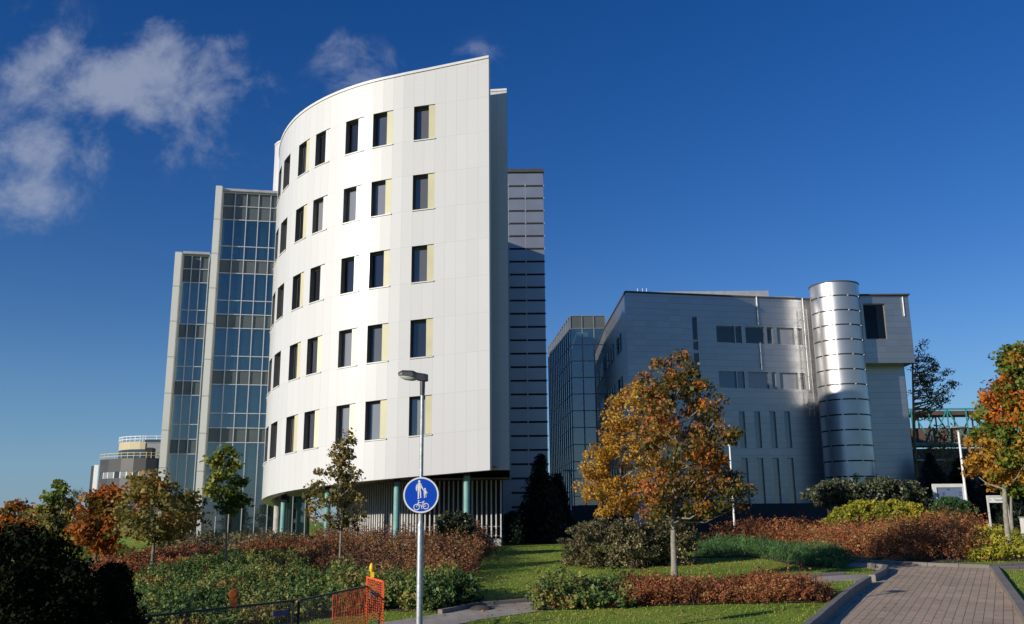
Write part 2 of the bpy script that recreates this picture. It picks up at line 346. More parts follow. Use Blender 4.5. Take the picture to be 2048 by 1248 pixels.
cl = math_(nt, 'SUBTRACT', math_(nt, 'ADD', acc, math_(nt, 'MULTIPLY', nz.outputs[0], 3.0)), 1.82)
fade = math_(nt, 'MINIMUM', math_(nt, 'MULTIPLY', acc, 3.5), 1.0)
cl = math_(nt, 'MULTIPLY', cl, math_(nt, 'GREATER_THAN', sp.outputs[1], .05))
cr = N(nt, 'MapRange'); cr.interpolation_type = 'SMOOTHSTEP'; nt.links.new(cl, cr.inputs[0]); cr.inputs[1].default_value = -.2; cr.inputs[2].default_value = .95; cr.inputs[3].default_value = 0; cr.inputs[4].default_value = .66
bg2 = N(nt, 'Background'); bg2.inputs[0].default_value = (.43, .48, .60, 1); bg2.inputs[1].default_value = .9
ms = N(nt, 'MixShader'); nt.links.new(math_(nt, 'MULTIPLY', cr.outputs[0], fade), ms.inputs[0]); nt.links.new(bg.outputs[0], ms.inputs[1]); nt.links.new(bg2.outputs[0], ms.inputs[2]); nt.links.new(ms.outputs[0], out.inputs[0])

sl = bpy.data.lights.new('sun', 'SUN'); sl.energy = 4.9; sl.angle = R(.53); sl.color = (1, .925, .80)
so = bpy.data.objects.new('sun', sl); C.objects.link(so); so.rotation_euler = (-sdir).to_track_quat('-Z', 'Y').to_euler(); so.location = (-30, -20, 30)
cd = bpy.data.cameras.new('camera'); cam = bpy.data.objects.new('camera', cd); C.objects.link(cam); S.camera = cam
cd.sensor_width = 36; cd.lens = F / 2048 * 36; cd.clip_end = 4000; cd.clip_start = .1
mw = Matrix.Identity(4)
for i in range(3): mw[i][0] = _r[i]; mw[i][1] = _u[i]; mw[i][2] = -_f[i]
mw[2][3] = CH; cam.matrix_world = mw
S.view_settings.view_transform = 'Standard'; S.view_settings.look = 'None'; S.view_settings.exposure = 0; S.view_settings.gamma = 1
S.cycles.max_bounces = 6; S.cycles.transparent_max_bounces = 12; S.cycles.diffuse_bounces = 3; S.cycles.glossy_bounces = 4

# ------------------------------------------------------------------ the ground
g = MB(); xs = [-900, -300, -120, -60, -30, 0, 30, 60, 120, 300, 900]; ys = [-200, -50, 0, 21, 44, 61.9, 120, 300, 1500]
zz = lambda y: hgt(0, y)
for i in range(len(xs) - 1):
    for j in range(len(ys) - 1):
        g.face([(xs[i], ys[j], zz(ys[j])), (xs[i + 1], ys[j], zz(ys[j])), (xs[i + 1], ys[j + 1], zz(ys[j + 1])), (xs[i], ys[j + 1], zz(ys[j + 1]))])
tag(g.build('lawn', M['grass']), kind='structure')
def drape(name, poly, lift, mat):                 # a flat sheet following the ground, split where the ground bends
    bm = bmesh.new(); bm.faces.new([bm.verts.new((x, y, 0)) for x, y in poly])
    for yy in (21., 44.):
        bmesh.ops.bisect_plane(bm, geom=bm.verts[:] + bm.edges[:] + bm.faces[:], plane_co=(0, yy, 0), plane_no=(0, 1, 0))
    bmesh.ops.triangulate(bm, faces=bm.faces[:])
    for v in bm.verts: v.co.z = hgt(v.co.x, v.co.y) + lift
    for f in bm.faces:
        if f.normal.z < 0: f.normal_flip()
    me = bpy.data.meshes.new(name); bm.to_mesh(me); bm.free(); me.materials.append(mat)
    o = bpy.data.objects.new(name, me); C.objects.link(o); return tag(o, kind='structure')
G = lambda L: [gnd(*p)[:2] for p in L]
d0 = G([(1640, 1248), (1738, 1168)]); ang = math.atan2(d0[1][1] - d0[0][1], d0[1][0] - d0[0][0])
M['pavers'] = pavermat('driveway_pavers', -ang + math.pi / 2 * 0, .22, .2)
M['path_pavers'] = pavermat('footpath_pavers', .3, .3, .3, (.36, .31, .26), (.41, .36, .30), (.26, .22, .18))
left_kerb = G([(1570, 1310), (1640, 1248), (1700, 1194), (1738, 1168)])
dl = left_kerb[0]; lk0 = (dl[0] + (dl[0] - left_kerb[1][0]) * 1.5, dl[1] + (dl[1] - left_kerb[1][1]) * 1.5)
right_kerb = G([(1990, 1141), (2006, 1166), (2048, 1227), (2090, 1290)])
rk1 = right_kerb[-1]; rk2 = (rk1[0] + (rk1[0] - right_kerb[-2][0]) * 1.5, rk1[1] + (rk1[1] - right_kerb[-2][1]) * 1.5)
far_kerb = G([(1690, 1123), (1753, 1127), (1884, 1133), (1976, 1136), (2048, 1131), (2200, 1124)])
nose = G([(1745, 1163), (1768, 1150), (1772, 1142), (1740, 1137), (1694, 1132)])
drape('driveway', [lk0] + left_kerb + nose + far_kerb + G([(2200, 1142), (2050, 1141)]) + right_kerb + [rk2], .006, M['pavers'])
pt = G([(700, 1256), (880, 1228), (960, 1212), (1060, 1204), (1200, 1192), (1450, 1170), (1600, 1156), (1690, 1150), (1750, 1149)])
pb = G([(1742, 1162), (1690, 1163), (1600, 1168), (1450, 1186), (1200, 1208), (1100, 1220), (960, 1240), (850, 1262), (700, 1300)])
drape('footpath', pt + pb, .011, M['path_pavers'])
def kerb(pts, w, h, name='kerb'):
    m = MB(); acc = 0
    P = []
    for i in range(len(pts) - 1):
        a, b = pts[i], pts[i + 1]; L = math.dist(a, b); n = max(1, int(L / .5))
        for k in range(n): P.append((a[0] + (b[0] - a[0]) * k / n, a[1] + (b[1] - a[1]) * k / n))
    P.append(pts[-1]); rows = []
    for i, p in enumerate(P):
        a = P[max(i - 1, 0)]; b = P[min(i + 1, len(P) - 1)]; t = Vector((b[0] - a[0], b[1] - a[1], 0)).normalized(); n = Vector((-t.y, t.x, 0)) * w / 2
        if i: acc += math.dist(P[i - 1], p)
        z = hgt(*p); c = Vector((p[0], p[1], z)); hh = h + random.uniform(-.006, .006)
        rows.append(([c - n + Vector((0, 0, -.1)), c - n + Vector((0, 0, hh - .02)), c - n * .85 + Vector((0, 0, hh)), c + n * .85 + Vector((0, 0, hh)), c + n + Vector((0, 0, hh - .02)), c + n + Vector((0, 0, -.1))], acc))
    for i in range(len(rows) - 1):
        (A, ua), (B, ub) = rows[i], rows[i + 1]
        for k in range(5): m.face([A[k], B[k], B[k + 1], A[k + 1]], 0, [(ua, .5), (ub, .5), (ub, .5), (ua, .5)])
    m.face([p for p in rows[0][0]][::-1], 0, [(.5, .5)] * 6); m.face(rows[-1][0], 0, [(.5, .5)] * 6)
    return tag(m.build(name, M['kerb'], fix=True), kind='structure')
kerb([lk0] + left_kerb, .17, .23); kerb(nose[:4], .2, .2); kerb(right_kerb + [rk2], .26, .14); kerb(far_kerb, .24, .12)
kerb(pt[1:-1], .14, .10); kerb([right_kerb[0]] + G([(2060, 1137), (2200, 1138)]), .24, .12)

# ------------------------------------------------------------------ foliage tools
def leaves(P, size, aspect=.75, up=.25, jitter=.35, droop=None):
    """one small kite-shaped face per point"""
    n = len(P); d = RNG.normal(size=(n, 3)); d[:, 2] += up * 2; d /= np.linalg.norm(d, axis=1)[:, None]
    a = RNG.normal(size=(n, 3))
    if droop is not None: a = np.tile(np.array(droop, float), (n, 1)) + .35 * a
    a -= (a * d).sum(1)[:, None] * d; a /= np.linalg.norm(a, axis=1)[:, None] + 1e-9
    b = np.cross(d, a); s = size * (1 + jitter * RNG.normal(size=n)).clip(.4, 1.8)
    a = a * s[:, None] * .5; b = b * (s * aspect)[:, None] * .5
    fold = d * (s * .12)[:, None]
    V = np.stack([P - a, P + b * 1. + a * .1 + fold, P + a, P - b + a * .1 + fold], 1).reshape(-1, 3)
    return V, np.arange(4 * n).reshape(n, 4)
def clusters(cent, rad, per):
    k = len(cent); off = RNG.normal(size=(k, per, 3)); off /= np.linalg.norm(off, axis=2)[:, :, None]
    off *= (RNG.random((k, per, 1)) ** .45) * (np.asarray(rad).reshape(-1, 1, 1)); off[:, :, 2] *= .75
    return (cent[:, None, :] + off).reshape(-1, 3)
def crown_points(outline, Y, k, depth=.8, shell=.45):
    """cluster centres inside a body whose width changes with height"""
    o = sorted(outline); ysx = np.array([q[0] for q in o], float); xl = np.array([q[1] for q in o], float); xr = np.array([q[2] for q in o], float)
    out = []
    wmax = (xr - xl).max()
    while len(out) < k:
        y = random.uniform(ysx[0], ysx[-1]); l = np.interp(y, ysx, xl); r_ = np.interp(y, ysx, xr)
        if random.random() > (r_ - l) / wmax + .04: continue
        hw = (r_ - l) / 2; c = (l + r_) / 2; a = random.uniform(0, 2 * math.pi); q = max(shell * random.random(), random.random()) ** .6
        x = c + hw * q * math.cos(a); p = at(x, y, Y); hwm = hw / F * Y
        out.append((p[0], Y + hwm * q * math.sin(a) * depth, p[2]))
    return np.array(out)
def tree(name, label, base, outline, k, per, lsize, mats, rad=.09, bark='bark', crad=.42, group=None, pick=None, limbs=22, cat='tree', Y=None, shell=.45, up=.25, trunk_top=.8, aspect=.75, depth=.8):
    b = gnd(*base) if Y is None else (at(base[0], base[1], Y)[0], Y, hgt(0, Y))
    Yt = b[1]; t = thing(name, label, cat, b, group or {'maple_tree': 'maples with autumn leaves'}.get(name))
    Cn = crown_points(outline, Yt, k, depth, shell)
    ztop = Cn[:, 2].max(); zbot = Cn[:, 2].min(); tr = MB()
    cx = float(np.mean(Cn[:, 0])); H = b[2] + (ztop - b[2]) * trunk_top
    pts = []; n = 9
    for i in range(n):
        q = i / (n - 1); z = b[2] - .1 + (H - b[2] + .1) * q
        pts.append((b[0] + (cx - b[0]) * .5 * max(0, q - .3) + .04 * math.sin(3 * q + b[0]) * (1 + q), Yt + .05 * math.sin(4 * q + b[0] * 2), z))
    rr = [rad * (1.35 if i == 0 else 1) * (1 - .8 * i / (n - 1)) for i in range(n)]
    tr.tube(pts, rr, 9)
    def axis(z):
        q = min(max((z - b[2]) / max(H - b[2], .1), 0), 1) * (n - 1); i = min(int(q), n - 2); f = q - i
        return Vector(pts[i]).lerp(Vector(pts[i + 1]), f), rr[i] * (1 - f) + rr[i + 1] * f
    idx = RNG.permutation(k)[:limbs]
    for i in idx:
        c = Vector(Cn[i]); z0 = max(zbot - .1 * (ztop - zbot), c.z - random.uniform(.35, .8) * (abs(c.x - cx) + abs(c.y - Yt) + .3)); z0 = max(z0, zbot - .05 + random.random() * .3)
        a, r_ = axis(z0); m_ = a.lerp(c, .5) + Vector((random.uniform(-.1, .1), random.uniform(-.1, .1), -.12 * (c - a).length))
        tr.tube([a, m_, c], [min(r_ * .7, rad * .45), rad * .22, .008], 5, cap=False)
    tr.build('trunk', M[bark], t)
    P = clusters(Cn, RNG.uniform(.6, 1.15, k) * crad, per)
    V, Fq = leaves(P, lsize, aspect, up)
    mi = None; ms_ = [M[m] for m in (mats if isinstance(mats, (list, tuple)) else [mats])]
    if pick is not None: mi = np.repeat(np.array([pick(c) for c in Cn]), per)
    npmesh('crown', V, Fq, ms_, mi, t)
    return t
def bed(name, front, back, h, n, lsize, mat, label=None, cat=None, kind='stuff', group=None, up=.2, aspect=.6, rough=.35, twigs=0, parent=None, soil=True, droop=None, hprof=None, edge=.12):
    A = np.array([gnd(*p)[:2] for p in front]); B = np.array([gnd(*p)[:2] for p in back])
    def lerp_poly(P, t):
        s = np.linspace(0, 1, len(P)); return np.stack([np.interp(t, s, P[:, 0]), np.interp(t, s, P[:, 1])], 1)
    per = 26; ns = max(1, n // per)
    def ground_field(m):
        t = RNG.random(m); s = RNG.random(m); xy = lerp_poly(A, t) * (1 - s)[:, None] + lerp_poly(B, t) * s[:, None]
        env = np.clip(np.minimum(np.minimum(t, 1 - t) / edge * 1.4, np.minimum(s, 1 - s) / .25 + .5), 0, 1) ** .5
        lump = 1 + rough * (.5 * np.sin(xy[:, 0] * 2.1 + 1.3 * np.sin(xy[:, 1] * 1.7)) + .35 * np.sin(xy[:, 0] * 4.7 + xy[:, 1] * 3.1) + .3 * np.sin(xy[:, 1] * 5.3 - xy[:, 0] * 1.9))
        hh = h * env * lump
        if hprof is not None: hh = hh * np.interp(t, np.linspace(0, 1, len(hprof)), hprof)
        return xy, np.maximum(hh, .12 * h)
    # leafy shoots fanning up from the ground, each its own height and lean
    xy0, h0 = ground_field(ns); H0 = h0 * RNG.uniform(.55, 1.22, ns); lean = RNG.normal(size=(ns, 2)) * .38 * h
    q = .18 + .82 * RNG.random((ns, per)) ** .75
    X_ = xy0[:, None, :] + lean[:, None, :] * (q ** 1.5)[:, :, None] + RNG.normal(size=(ns, per, 2)) * .055 * (h ** .5)
    Z_ = H0[:, None] * q + RNG.normal(size=(ns, per)) * .03
    xy = X_.reshape(-1, 2); z = np.maximum(Z_.reshape(-1), .02); n = len(z)
    gz = np.array([hgt(0, y) for y in xy[:, 1]]); P = np.concatenate([xy, (gz + z)[:, None]], 1); hh = np.repeat(H0, per)
    V, Fq = leaves(P, lsize, aspect, up, droop=droop)
    o = npmesh(name, V, Fq, M[mat], None, parent)
    if not parent: tag(o, label, cat, group, kind)
    if twigs:
        m = MB()
        for i in RNG.permutation(n)[:twigs]:
            p = Vector(P[i]); top = Vector((p.x + random.gauss(0, .08), p.y + random.gauss(0, .08), gz[i] + hh[i] * random.uniform(.85, 1.35)))
            m.tube([(p.x, p.y, gz[i]), top], [.008, .003], 3, cap=False)
        m.build('twigs', M['twig'], o)
    if soil and not parent:
        drape('soil', [tuple(q) for q in A] + [tuple(q) for q in B[::-1]], .016 + .0017 * bed.c, M['soil']); bed.c += 1
    return o
bed.c = 0
def shrub(name, label, base, outline, k, per, lsize, mat, Y=None, group=None, crad=.22, depth=.8, up=.2, stems=8, aspect=.6, cat='shrub', shell=.55):
    b = gnd(*base) if Y is None else (at(base[0], base[1], Y)[0], Y, hgt(0, Y))
    t = thing(name, label, cat, b, group or {'leafy_bush': 'grey-green leafy bushes', 'round_shrub': 'round brown-green shrubs', 'dark_bush': 'near-black evergreen bushes'}.get(name)); Cn = crown_points(outline, b[1], k, depth, shell); Cn[:, 2] = np.maximum(Cn[:, 2], b[2] + .05)
    V, Fq = leaves(clusters(Cn, RNG.uniform(.7, 1.2, k) * crad, per), lsize, aspect, up); npmesh('foliage', V, Fq, M[mat], None, t)
    m = MB()
    for i in RNG.permutation(k)[:stems]:
        c = Vector(Cn[i]); m.tube([(b[0] + (c.x - b[0]) * .3, b[1] + (c.y - b[1]) * .3, b[2] - .05), ((b[0] * .5 + c.x * .5), (b[1] * .5 + c.y * .5), b[2] + (c.z - b[2]) * .55), c], [.025, .015, .006], 5, cap=False)
    m.build('stem', M['twig'], t)
    return t
# ------------------------------------------------------------------ the curved white building
def curve(L=26, P0=(-1.07, 42.3), a0=8., u0=4., k=5.5, n=520):
    pts = []; x, y = P0; ds = L / n
    for i in range(n + 1):
        u = i * ds; a = R(min(a0 + max(0, u - u0) * k, 112)); pts.append((u, x, y, a)); x -= math.cos(a) * ds; y += math.sin(a) * ds
    return pts
CV = curve()
def cv(u, off=0., CVx=None):                      # point on the curve, off metres behind the face
    T = CVx or CV; u = max(0, min(u, T[-1][0])); i = min(int(u / T[-1][0] * (len(T) - 1)), len(T) - 2); a = T[i]; b = T[i + 1]; f = (u - a[0]) / (b[0] - a[0])
    x = a[1] + (b[1] - a[1]) * f; y = a[2] + (b[2] - a[2]) * f; an = a[3]
    return (x + math.sin(an) * off, y + math.cos(an) * off)
SL = .068; PW = .55; PH = 1.85
zrow = lambda r, u: 21.22 - 1.85 * r - SL * u      # r counted in half storeys below the top window sill
ztop = lambda u: float(np.interp(u, [0, 3.4, 5, 8.4, 12, 15, 26], [25.19, 24.72, 24.52, 24.28, 24.05, 23.75, 22.7]))
zbot = lambda u: 4.54 - SL * u
white = thing('office_building', 'tall white panelled office building with a curved front raised on teal columns', 'building', (-8, 50, 1.1))
wins = {7: 'c', 11: 'c', 14: 'w', 18: 'w', 21: 'c', 25: 'n', 28: 'n', 31: 'n', 34: 'n'}   # left panel line of each window column
ncol = 38; face = MB(); rows = [2] + [1, 0, -1, -2, -3, -4, -5, -6, -7, -8, -9]
cells = [(r, r - 1) for r in range(-2, 10)]       # (placeholder order, drawn below)
def P3(u, z, off=0.): x, y = cv(u, off); return (x, y, z)
winlist = []
for c in range(ncol):
    u0, u1 = c * PW, (c + 1) * PW
    for r in range(-3, 9 + 1):
        zl = lambda u: max(zrow(r, u), zbot(u)) if r < 9 else zbot(u)
        if r == 9: lo = lambda u: zbot(u); hi = lambda u: zrow(8, u)
        if r == 9:
            a, b2, c2, d2 = zbot(u0), zbot(u1), zrow(8, u1), zrow(8, u0)
        elif r == -3: a, b2, c2, d2 = zrow(-2, u0), zrow(-2, u1), ztop(u1), ztop(u0)
        else: a, b2, c2, d2 = zrow(r, u0), zrow(r, u1), zrow(r - 1, u1), zrow(r - 1, u0)
        if r == -2: c2, d2 = zrow(-2, u1), zrow(-2, u0); continue
        if r == 9: pass
        # window opening in even rows 0,2,4,6,8
        if r in (0, 2, 4, 6, 8) and any(c + 1 in (w_, w_ - 1) for w_ in wins):
            w_ = [q for q in wins if c + 1 in (q, q - 1)][0]
            if c + 1 == w_: winlist.append((w_, r))
            continue
        face.face([P3(u0, a), P3(u1, b2), P3(u1, c2), P3(u0, d2)][::-1], 0, [(c, r), (c + 1, r), (c + 1, r + 1), (c, r + 1)][::-1])
# thickness: back face, right edge, top and bottom edges
for c in range(ncol):
    u0, u1 = c * PW, (c + 1) * PW
    T = .5
    face.face([P3(u0, ztop(u0)), P3(u0, ztop(u0), T), P3(u1, ztop(u1), T), P3(u1, ztop(u1))], 1)
    face.face([P3(u0, zbot(u0)), P3(u1, zbot(u1)), P3(u1, zbot(u1), T), P3(u0, zbot(u0), T)], 1)
    face.face([P3(u0, zbot(u0), T), P3(u1, zbot(u1), T), P3(u1, ztop(u1), T), P3(u0, ztop(u0), T)], 1)
face.face([P3(0, zbot(0)), P3(0, zbot(0), .5), P3(0, ztop(0), .5), P3(0, ztop(0))], 1)
face.build('curved_wall', [M['panel'], M['panel_plain']], white)
cop = MB()
for c in range(ncol):
    u0, u1 = c * PW, (c + 1) * PW; A = [P3(u0, ztop(u0) + .004, -.05), P3(u1, ztop(u1) + .004, -.05), P3(u1, ztop(u1) + .004, .56), P3(u0, ztop(u0) + .004, .56)]
    B = [(x, y, z + .13) for x, y, z in A]; cop.raw(A + B, [(0, 3, 2, 1), (4, 5, 6, 7), (0, 1, 5, 4), (2, 3, 7, 6)] + ([(0, 4, 7, 3)] if c == 0 else []))
cop.build('coping', M['panel_plain'], white, fix=True)
reflection_panes = {(14, 2), (11, 2), (11, 8), (14, 8), (7, 8), (14, 6), (18, 2)}  # panes whose pale colour imitates a bright reflection
for w_, r in winlist:
    u1 = w_ * PW; u0 = u1 - 2 * PW; D = .32; up_ = u0 + (.30 * 2 * PW if wins[w_] != 'n' else 0.)   # side panel on the right quarter
    z = lambda u: zrow(r, u) ; zt = lambda u: zrow(r - 1, u)
    m = MB()
    # reveals: left jamb (facing right), head, sill, back of side panel
    m.face([P3(u1, z(u1)), P3(u1, zt(u1)), P3(u1, zt(u1), D), P3(u1, z(u1), D)], 0)
    m.face([P3(u0, zt(u0)), P3(u1, zt(u1)), P3(u1, zt(u1), D), P3(u0, zt(u0), D)], 0)
    m.face([P3(u0, z(u0)), P3(u0, z(u0), .04), P3(u0, zt(u0), .04), P3(u0, zt(u0))], 0)
    m.face([P3(up_, z(up_), .03), P3(up_, zt(up_), .03), P3(up_, zt(up_), D), P3(up_, z(up_), D)], 1 if wins[w_] == 'w' else 0)
    m.face([P3(u0, z(u0)), P3(u1, z(u1)), P3(u1, z(u1), D), P3(u0, z(u0), D)], 1)
    # slim frame round the pane
    fw = .05
    def strip(a, za, b, zb, c3, zc, d3, zd): m.face([P3(a, za, D - .05), P3(b, zb, D - .05), P3(c3, zc, D - .05), P3(d3, zd, D - .05)], 0)
    strip(u1 - fw, z(u1), u1, z(u1), u1, zt(u1), u1 - fw, zt(u1)); strip(up_, z(up_), up_ + fw, z(up_), up_ + fw, zt(up_), up_, zt(up_))
    strip(up_, zt(up_) - .10, u1, zt(u1) - .10, u1, zt(u1), up_, zt(up_)); strip(up_, z(up_), u1, z(u1), u1, z(u1) + .06, up_, z(up_) + .06)
    wo = m.build('window', [M['reveal'], M['frame_white']], white)
    pm = MB(); q = random.uniform(-.012, .012)
    pm.face([P3(up_, z(up_), D + q), P3(up_, zt(up_), D + q), P3(u1, zt(u1), D), P3(u1, z(u1), D)])
    pm.build('pane', M['pane_light'] if (w_, r) in reflection_panes else M[random.choice(['pane', 'pane', 'pane_mid', 'pane_mid', 'pane_warm'])], wo)
    sm = MB()
    if wins[w_] != 'n':
        sm.face([P3(u0, z(u0) + .03, .03), P3(u0, zt(u0) - .03, .03), P3(up_, zt(up_) - .03, .03), P3(up_, z(up_) + .03, .03)])
        sm.build('side_panel', M['cream'] if wins[w_] == 'c' else (M['palecream'] if r >= 6 else M['panel_plain']), wo)
    sill = MB()
    A = [P3(u0 - .02, z(u0) - .05, -.05), P3(u1 + .02, z(u1) - .05, -.05), P3(u1 + .02, z(u1) - .05, .0), P3(u0 - .02, z(u0) - .05, .0)]; B = [(x, y, zz_ + .053) for x, y, zz_ in A]
    sill.raw(A + B, [(0, 3, 2, 1), (4, 5, 6, 7), (0, 1, 5, 4), (2, 3, 7, 6), (0, 4, 7, 3), (1, 2, 6, 5)]); sill.build('sill', M['frame_white'], wo, fix=True)
# the body behind the sail-like front: its right end and its left shoulder show
def poly_curve(P):                                # same tabulated form as curve(), through given plan points
    out = []; u = 0
    for i in range(len(P) - 1):
        L = math.dist(P[i], P[i + 1]); n = max(2, int(L / .1)); a = math.atan2(P[i + 1][1] - P[i][1], P[i][0] - P[i + 1][0])
        for k in range(n): out.append((u + L * k / n, P[i][0] + (P[i + 1][0] - P[i][0]) * k / n, P[i][1] + (P[i + 1][1] - P[i][1]) * k / n, a))
        u += L
    out.append((u, P[-1][0], P[-1][1], a)); return [( u * i / 600, *next((q[1] + (r_[1] - q[1]) * (u * i / 600 - q[0]) / max(r_[0] - q[0], 1e-6), q[2] + (r_[2] - q[2]) * (u * i / 600 - q[0]) / max(r_[0] - q[0], 1e-6), q[3]) for q, r_ in zip(out, out[1:]) if q[0] <= u * i / 600 + 1e-9 <= r_[0] + 1e-6)) for i in range(600)] + [(u, P[-1][0], P[-1][1], a)]
xbl = min(cv(q, 2.2)[0] for q in np.linspace(0, 18, 60))
xsh = at(546, 340, 61.)[0]
BV = poly_curve([(-.18, 44.55)] + [cv(q, 2.25) for q in np.linspace(1.2, 15.5, 14)] + [(xsh + 1.2, 59.3), (xsh + .35, 60.0), (xsh, 61.2), (xsh, 64), (xsh, 90)])
body = MB(); bt = lambda u: float(np.interp(u, [0, 13, 15.5, 19, 21, 80], [24.5, 24.3, 24.6, at(552, 303, 60)[2] - .6, at(550, 300, 61)[2], at(550, 300, 61)[2]])); nb = int(BV[-1][0] / PW)
for c in range(nb):
    u0, u1 = c * PW, (c + 1) * PW; p0 = cv(u0, 0, BV); p1 = cv(u1, 0, BV)
    for r in range(-2, 10):
        zl = 21.3 - PH * r; zh = min(zl + PH, 99)
        a0 = max(zl, 4.3); 
        if r == -2: zh = None
        h0 = bt(u0) if zh is None or zh > bt(u0) else zh; h1 = bt(u1) if zh is None or zh > bt(u1) else zh
        if a0 >= h0: continue
        body.face([(*p0, a0), (*p0, h0), (*p1, h1), (*p1, a0)], 0, [(c, r), (c, r + 1), (c + 1, r + 1), (c + 1, r)])
    ye = lambda p, u: p[1] + 3 if u < 15 else 90
    body.face([(*p0, bt(u0)), (p0[0], ye(p0, u0), bt(u0)), (p1[0], ye(p1, u0), bt(u1)), (*p1, bt(u1))], 1)
    body.face([(*p0, 4.3), (*p1, 4.3), (p1[0], ye(p1, u0), 4.3), (p0[0], ye(p0, u0), 4.3)], 2)
    if u0 < 15: body.face([(p0[0], ye(p0, u0), 4.3), (p1[0], ye(p1, u0), 4.3), (p1[0], ye(p1, u0), bt(u1)), (p0[0], ye(p0, u0), bt(u0))], 1)
p0 = cv(0, 0, BV); body.face([(*p0, 4.3), (p0[0], p0[1] + 3, 4.3), (p0[0], p0[1] + 3, 24.5), (*p0, 24.5)], 1)
body.prism([(-1.2, 47.7), (-6, 48.5), (-11, 53), (xsh + 1.4, 60.5), (xsh + 1, 90), (-1.6, 90)], 4.45, 21.7, 1)  # unseen rear block, its depth and height set for the shadow it throws
body.build('rear_wall', [M['panel'], M['greyroof'], M['soffit']], white)
bc = MB()
for c in range(nb):
    u0, u1 = c * PW, (c + 1) * PW; p0 = cv(u0, -.04, BV); q0 = cv(u0, .3, BV); p1 = cv(u1, -.04, BV); q1 = cv(u1, .3, BV)
    A = [(*p0, bt(u0) + .003), (*p1, bt(u1) + .003), (*q1, bt(u1) + .003), (*q0, bt(u0) + .003)]; B = [(x, y, z + .12) for x, y, z in A]
    bc.raw(A + B, [(0, 3, 2, 1), (4, 5, 6, 7), (0, 1, 5, 4), (2, 3, 7, 6)] + ([(0, 4, 7, 3)] if c == 0 else []))
bc.build('rear_coping', M['panel_plain'], white, fix=True)
sf = MB()                                          # soffit between the front and the set-back ground storey
for c in range(30):
    u0, u1 = c * PW, (c + 1) * PW
    sf.face([P3(u0, zbot(u0) + .25, .5), P3(u1, zbot(u1) + .25, .5), P3(u1, zbot(u1) + .25, 7.), P3(u0, zbot(u0) + .25, 7.)], 0, [(c / 2, 0), (c / 2 + .5, 0), (c / 2 + .5, 4), (c / 2, 4)])
sf.build('soffit', M['soffit'], white)
for px, yb, off in [(541, 1070, 1.3), (568, 1068, 1.0), (655, 1062, .9), (793, 1050, .9), (933, 1040, .9)]:
    best = min((abs(at(px, 1000, cv(u, off)[1])[0] - cv(u, off)[0]), u) for u in np.linspace(0, 17, 300)); x, y = cv(best[1], off)
    MB().lathe((x, y, 0), [(.15, hgt(x, y) - .1), (.15, zbot(best[1]) + .24)], 20).build('column', M['teal_paint'], white)
    MB().lathe((x, y, 0), [(.155, zbot(best[1]) - .12), (.156, zbot(best[1]) + .235)], 20).build('column_collar', M['dark'], white)
# ground storey: dark wall with upright slats in front of it
scr = MB(); wl = MB(); rl = MB(); rl2 = MB(); bs = MB(); off = 4.0
ul = 15.2; n = int(ul / .24)
sx0 = at(998, 1088, 44.7)[0]
gz = 1.05
for i in range(n):
    u = .12 + i * .24; x, y = cv(u, off); an = BV[0][3]; t_ = cv(u + .05, off); a = math.atan2(t_[1] - y, t_[0] - x)
    scr.box((x, y, (gz + .42 + 4.25) / 2), (.055, .14, 4.25 - gz - .42), a)
for i in range(30):
    u0, u1 = i * .5 + .1, (i + 1) * .5 + .1
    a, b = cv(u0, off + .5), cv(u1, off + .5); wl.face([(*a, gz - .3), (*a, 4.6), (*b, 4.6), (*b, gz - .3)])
    a, b = cv(u0, off - .16), cv(u1, off - .16); c3, d3 = cv(u0, off + .3), cv(u1, off + .3)
    bs.raw([(*a, gz - .4), (*b, gz - .4), (*b, gz + .36), (*a, gz + .36), (*c3, gz - .4), (*d3, gz - .4), (*d3, gz + .36), (*c3, gz + .36)], [(0, 1, 2, 3), (3, 2, 6, 7), (0, 3, 7, 4), (1, 5, 6, 2)])
    for zz_, q_ in ((gz + .95, rl), (gz + .5, rl2)):
        a, b = cv(u0, off + .09), cv(u1, off + .09); q_.bar((*a, zz_), (*b, zz_), .05, .05)
x0, y0 = cv(.2, off)
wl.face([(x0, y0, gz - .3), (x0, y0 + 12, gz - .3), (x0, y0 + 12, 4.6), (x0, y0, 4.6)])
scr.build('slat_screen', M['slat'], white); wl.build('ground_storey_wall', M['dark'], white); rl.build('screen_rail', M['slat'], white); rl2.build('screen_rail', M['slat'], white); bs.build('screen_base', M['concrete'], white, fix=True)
pp = at(638, 1000, 50.0); MB().lathe((at(556, 1000, 51.5)[0], 51.5, 0), [(.2, .9), (.2, 4.0)], 16).build('concrete_pier', M['concrete'], white)

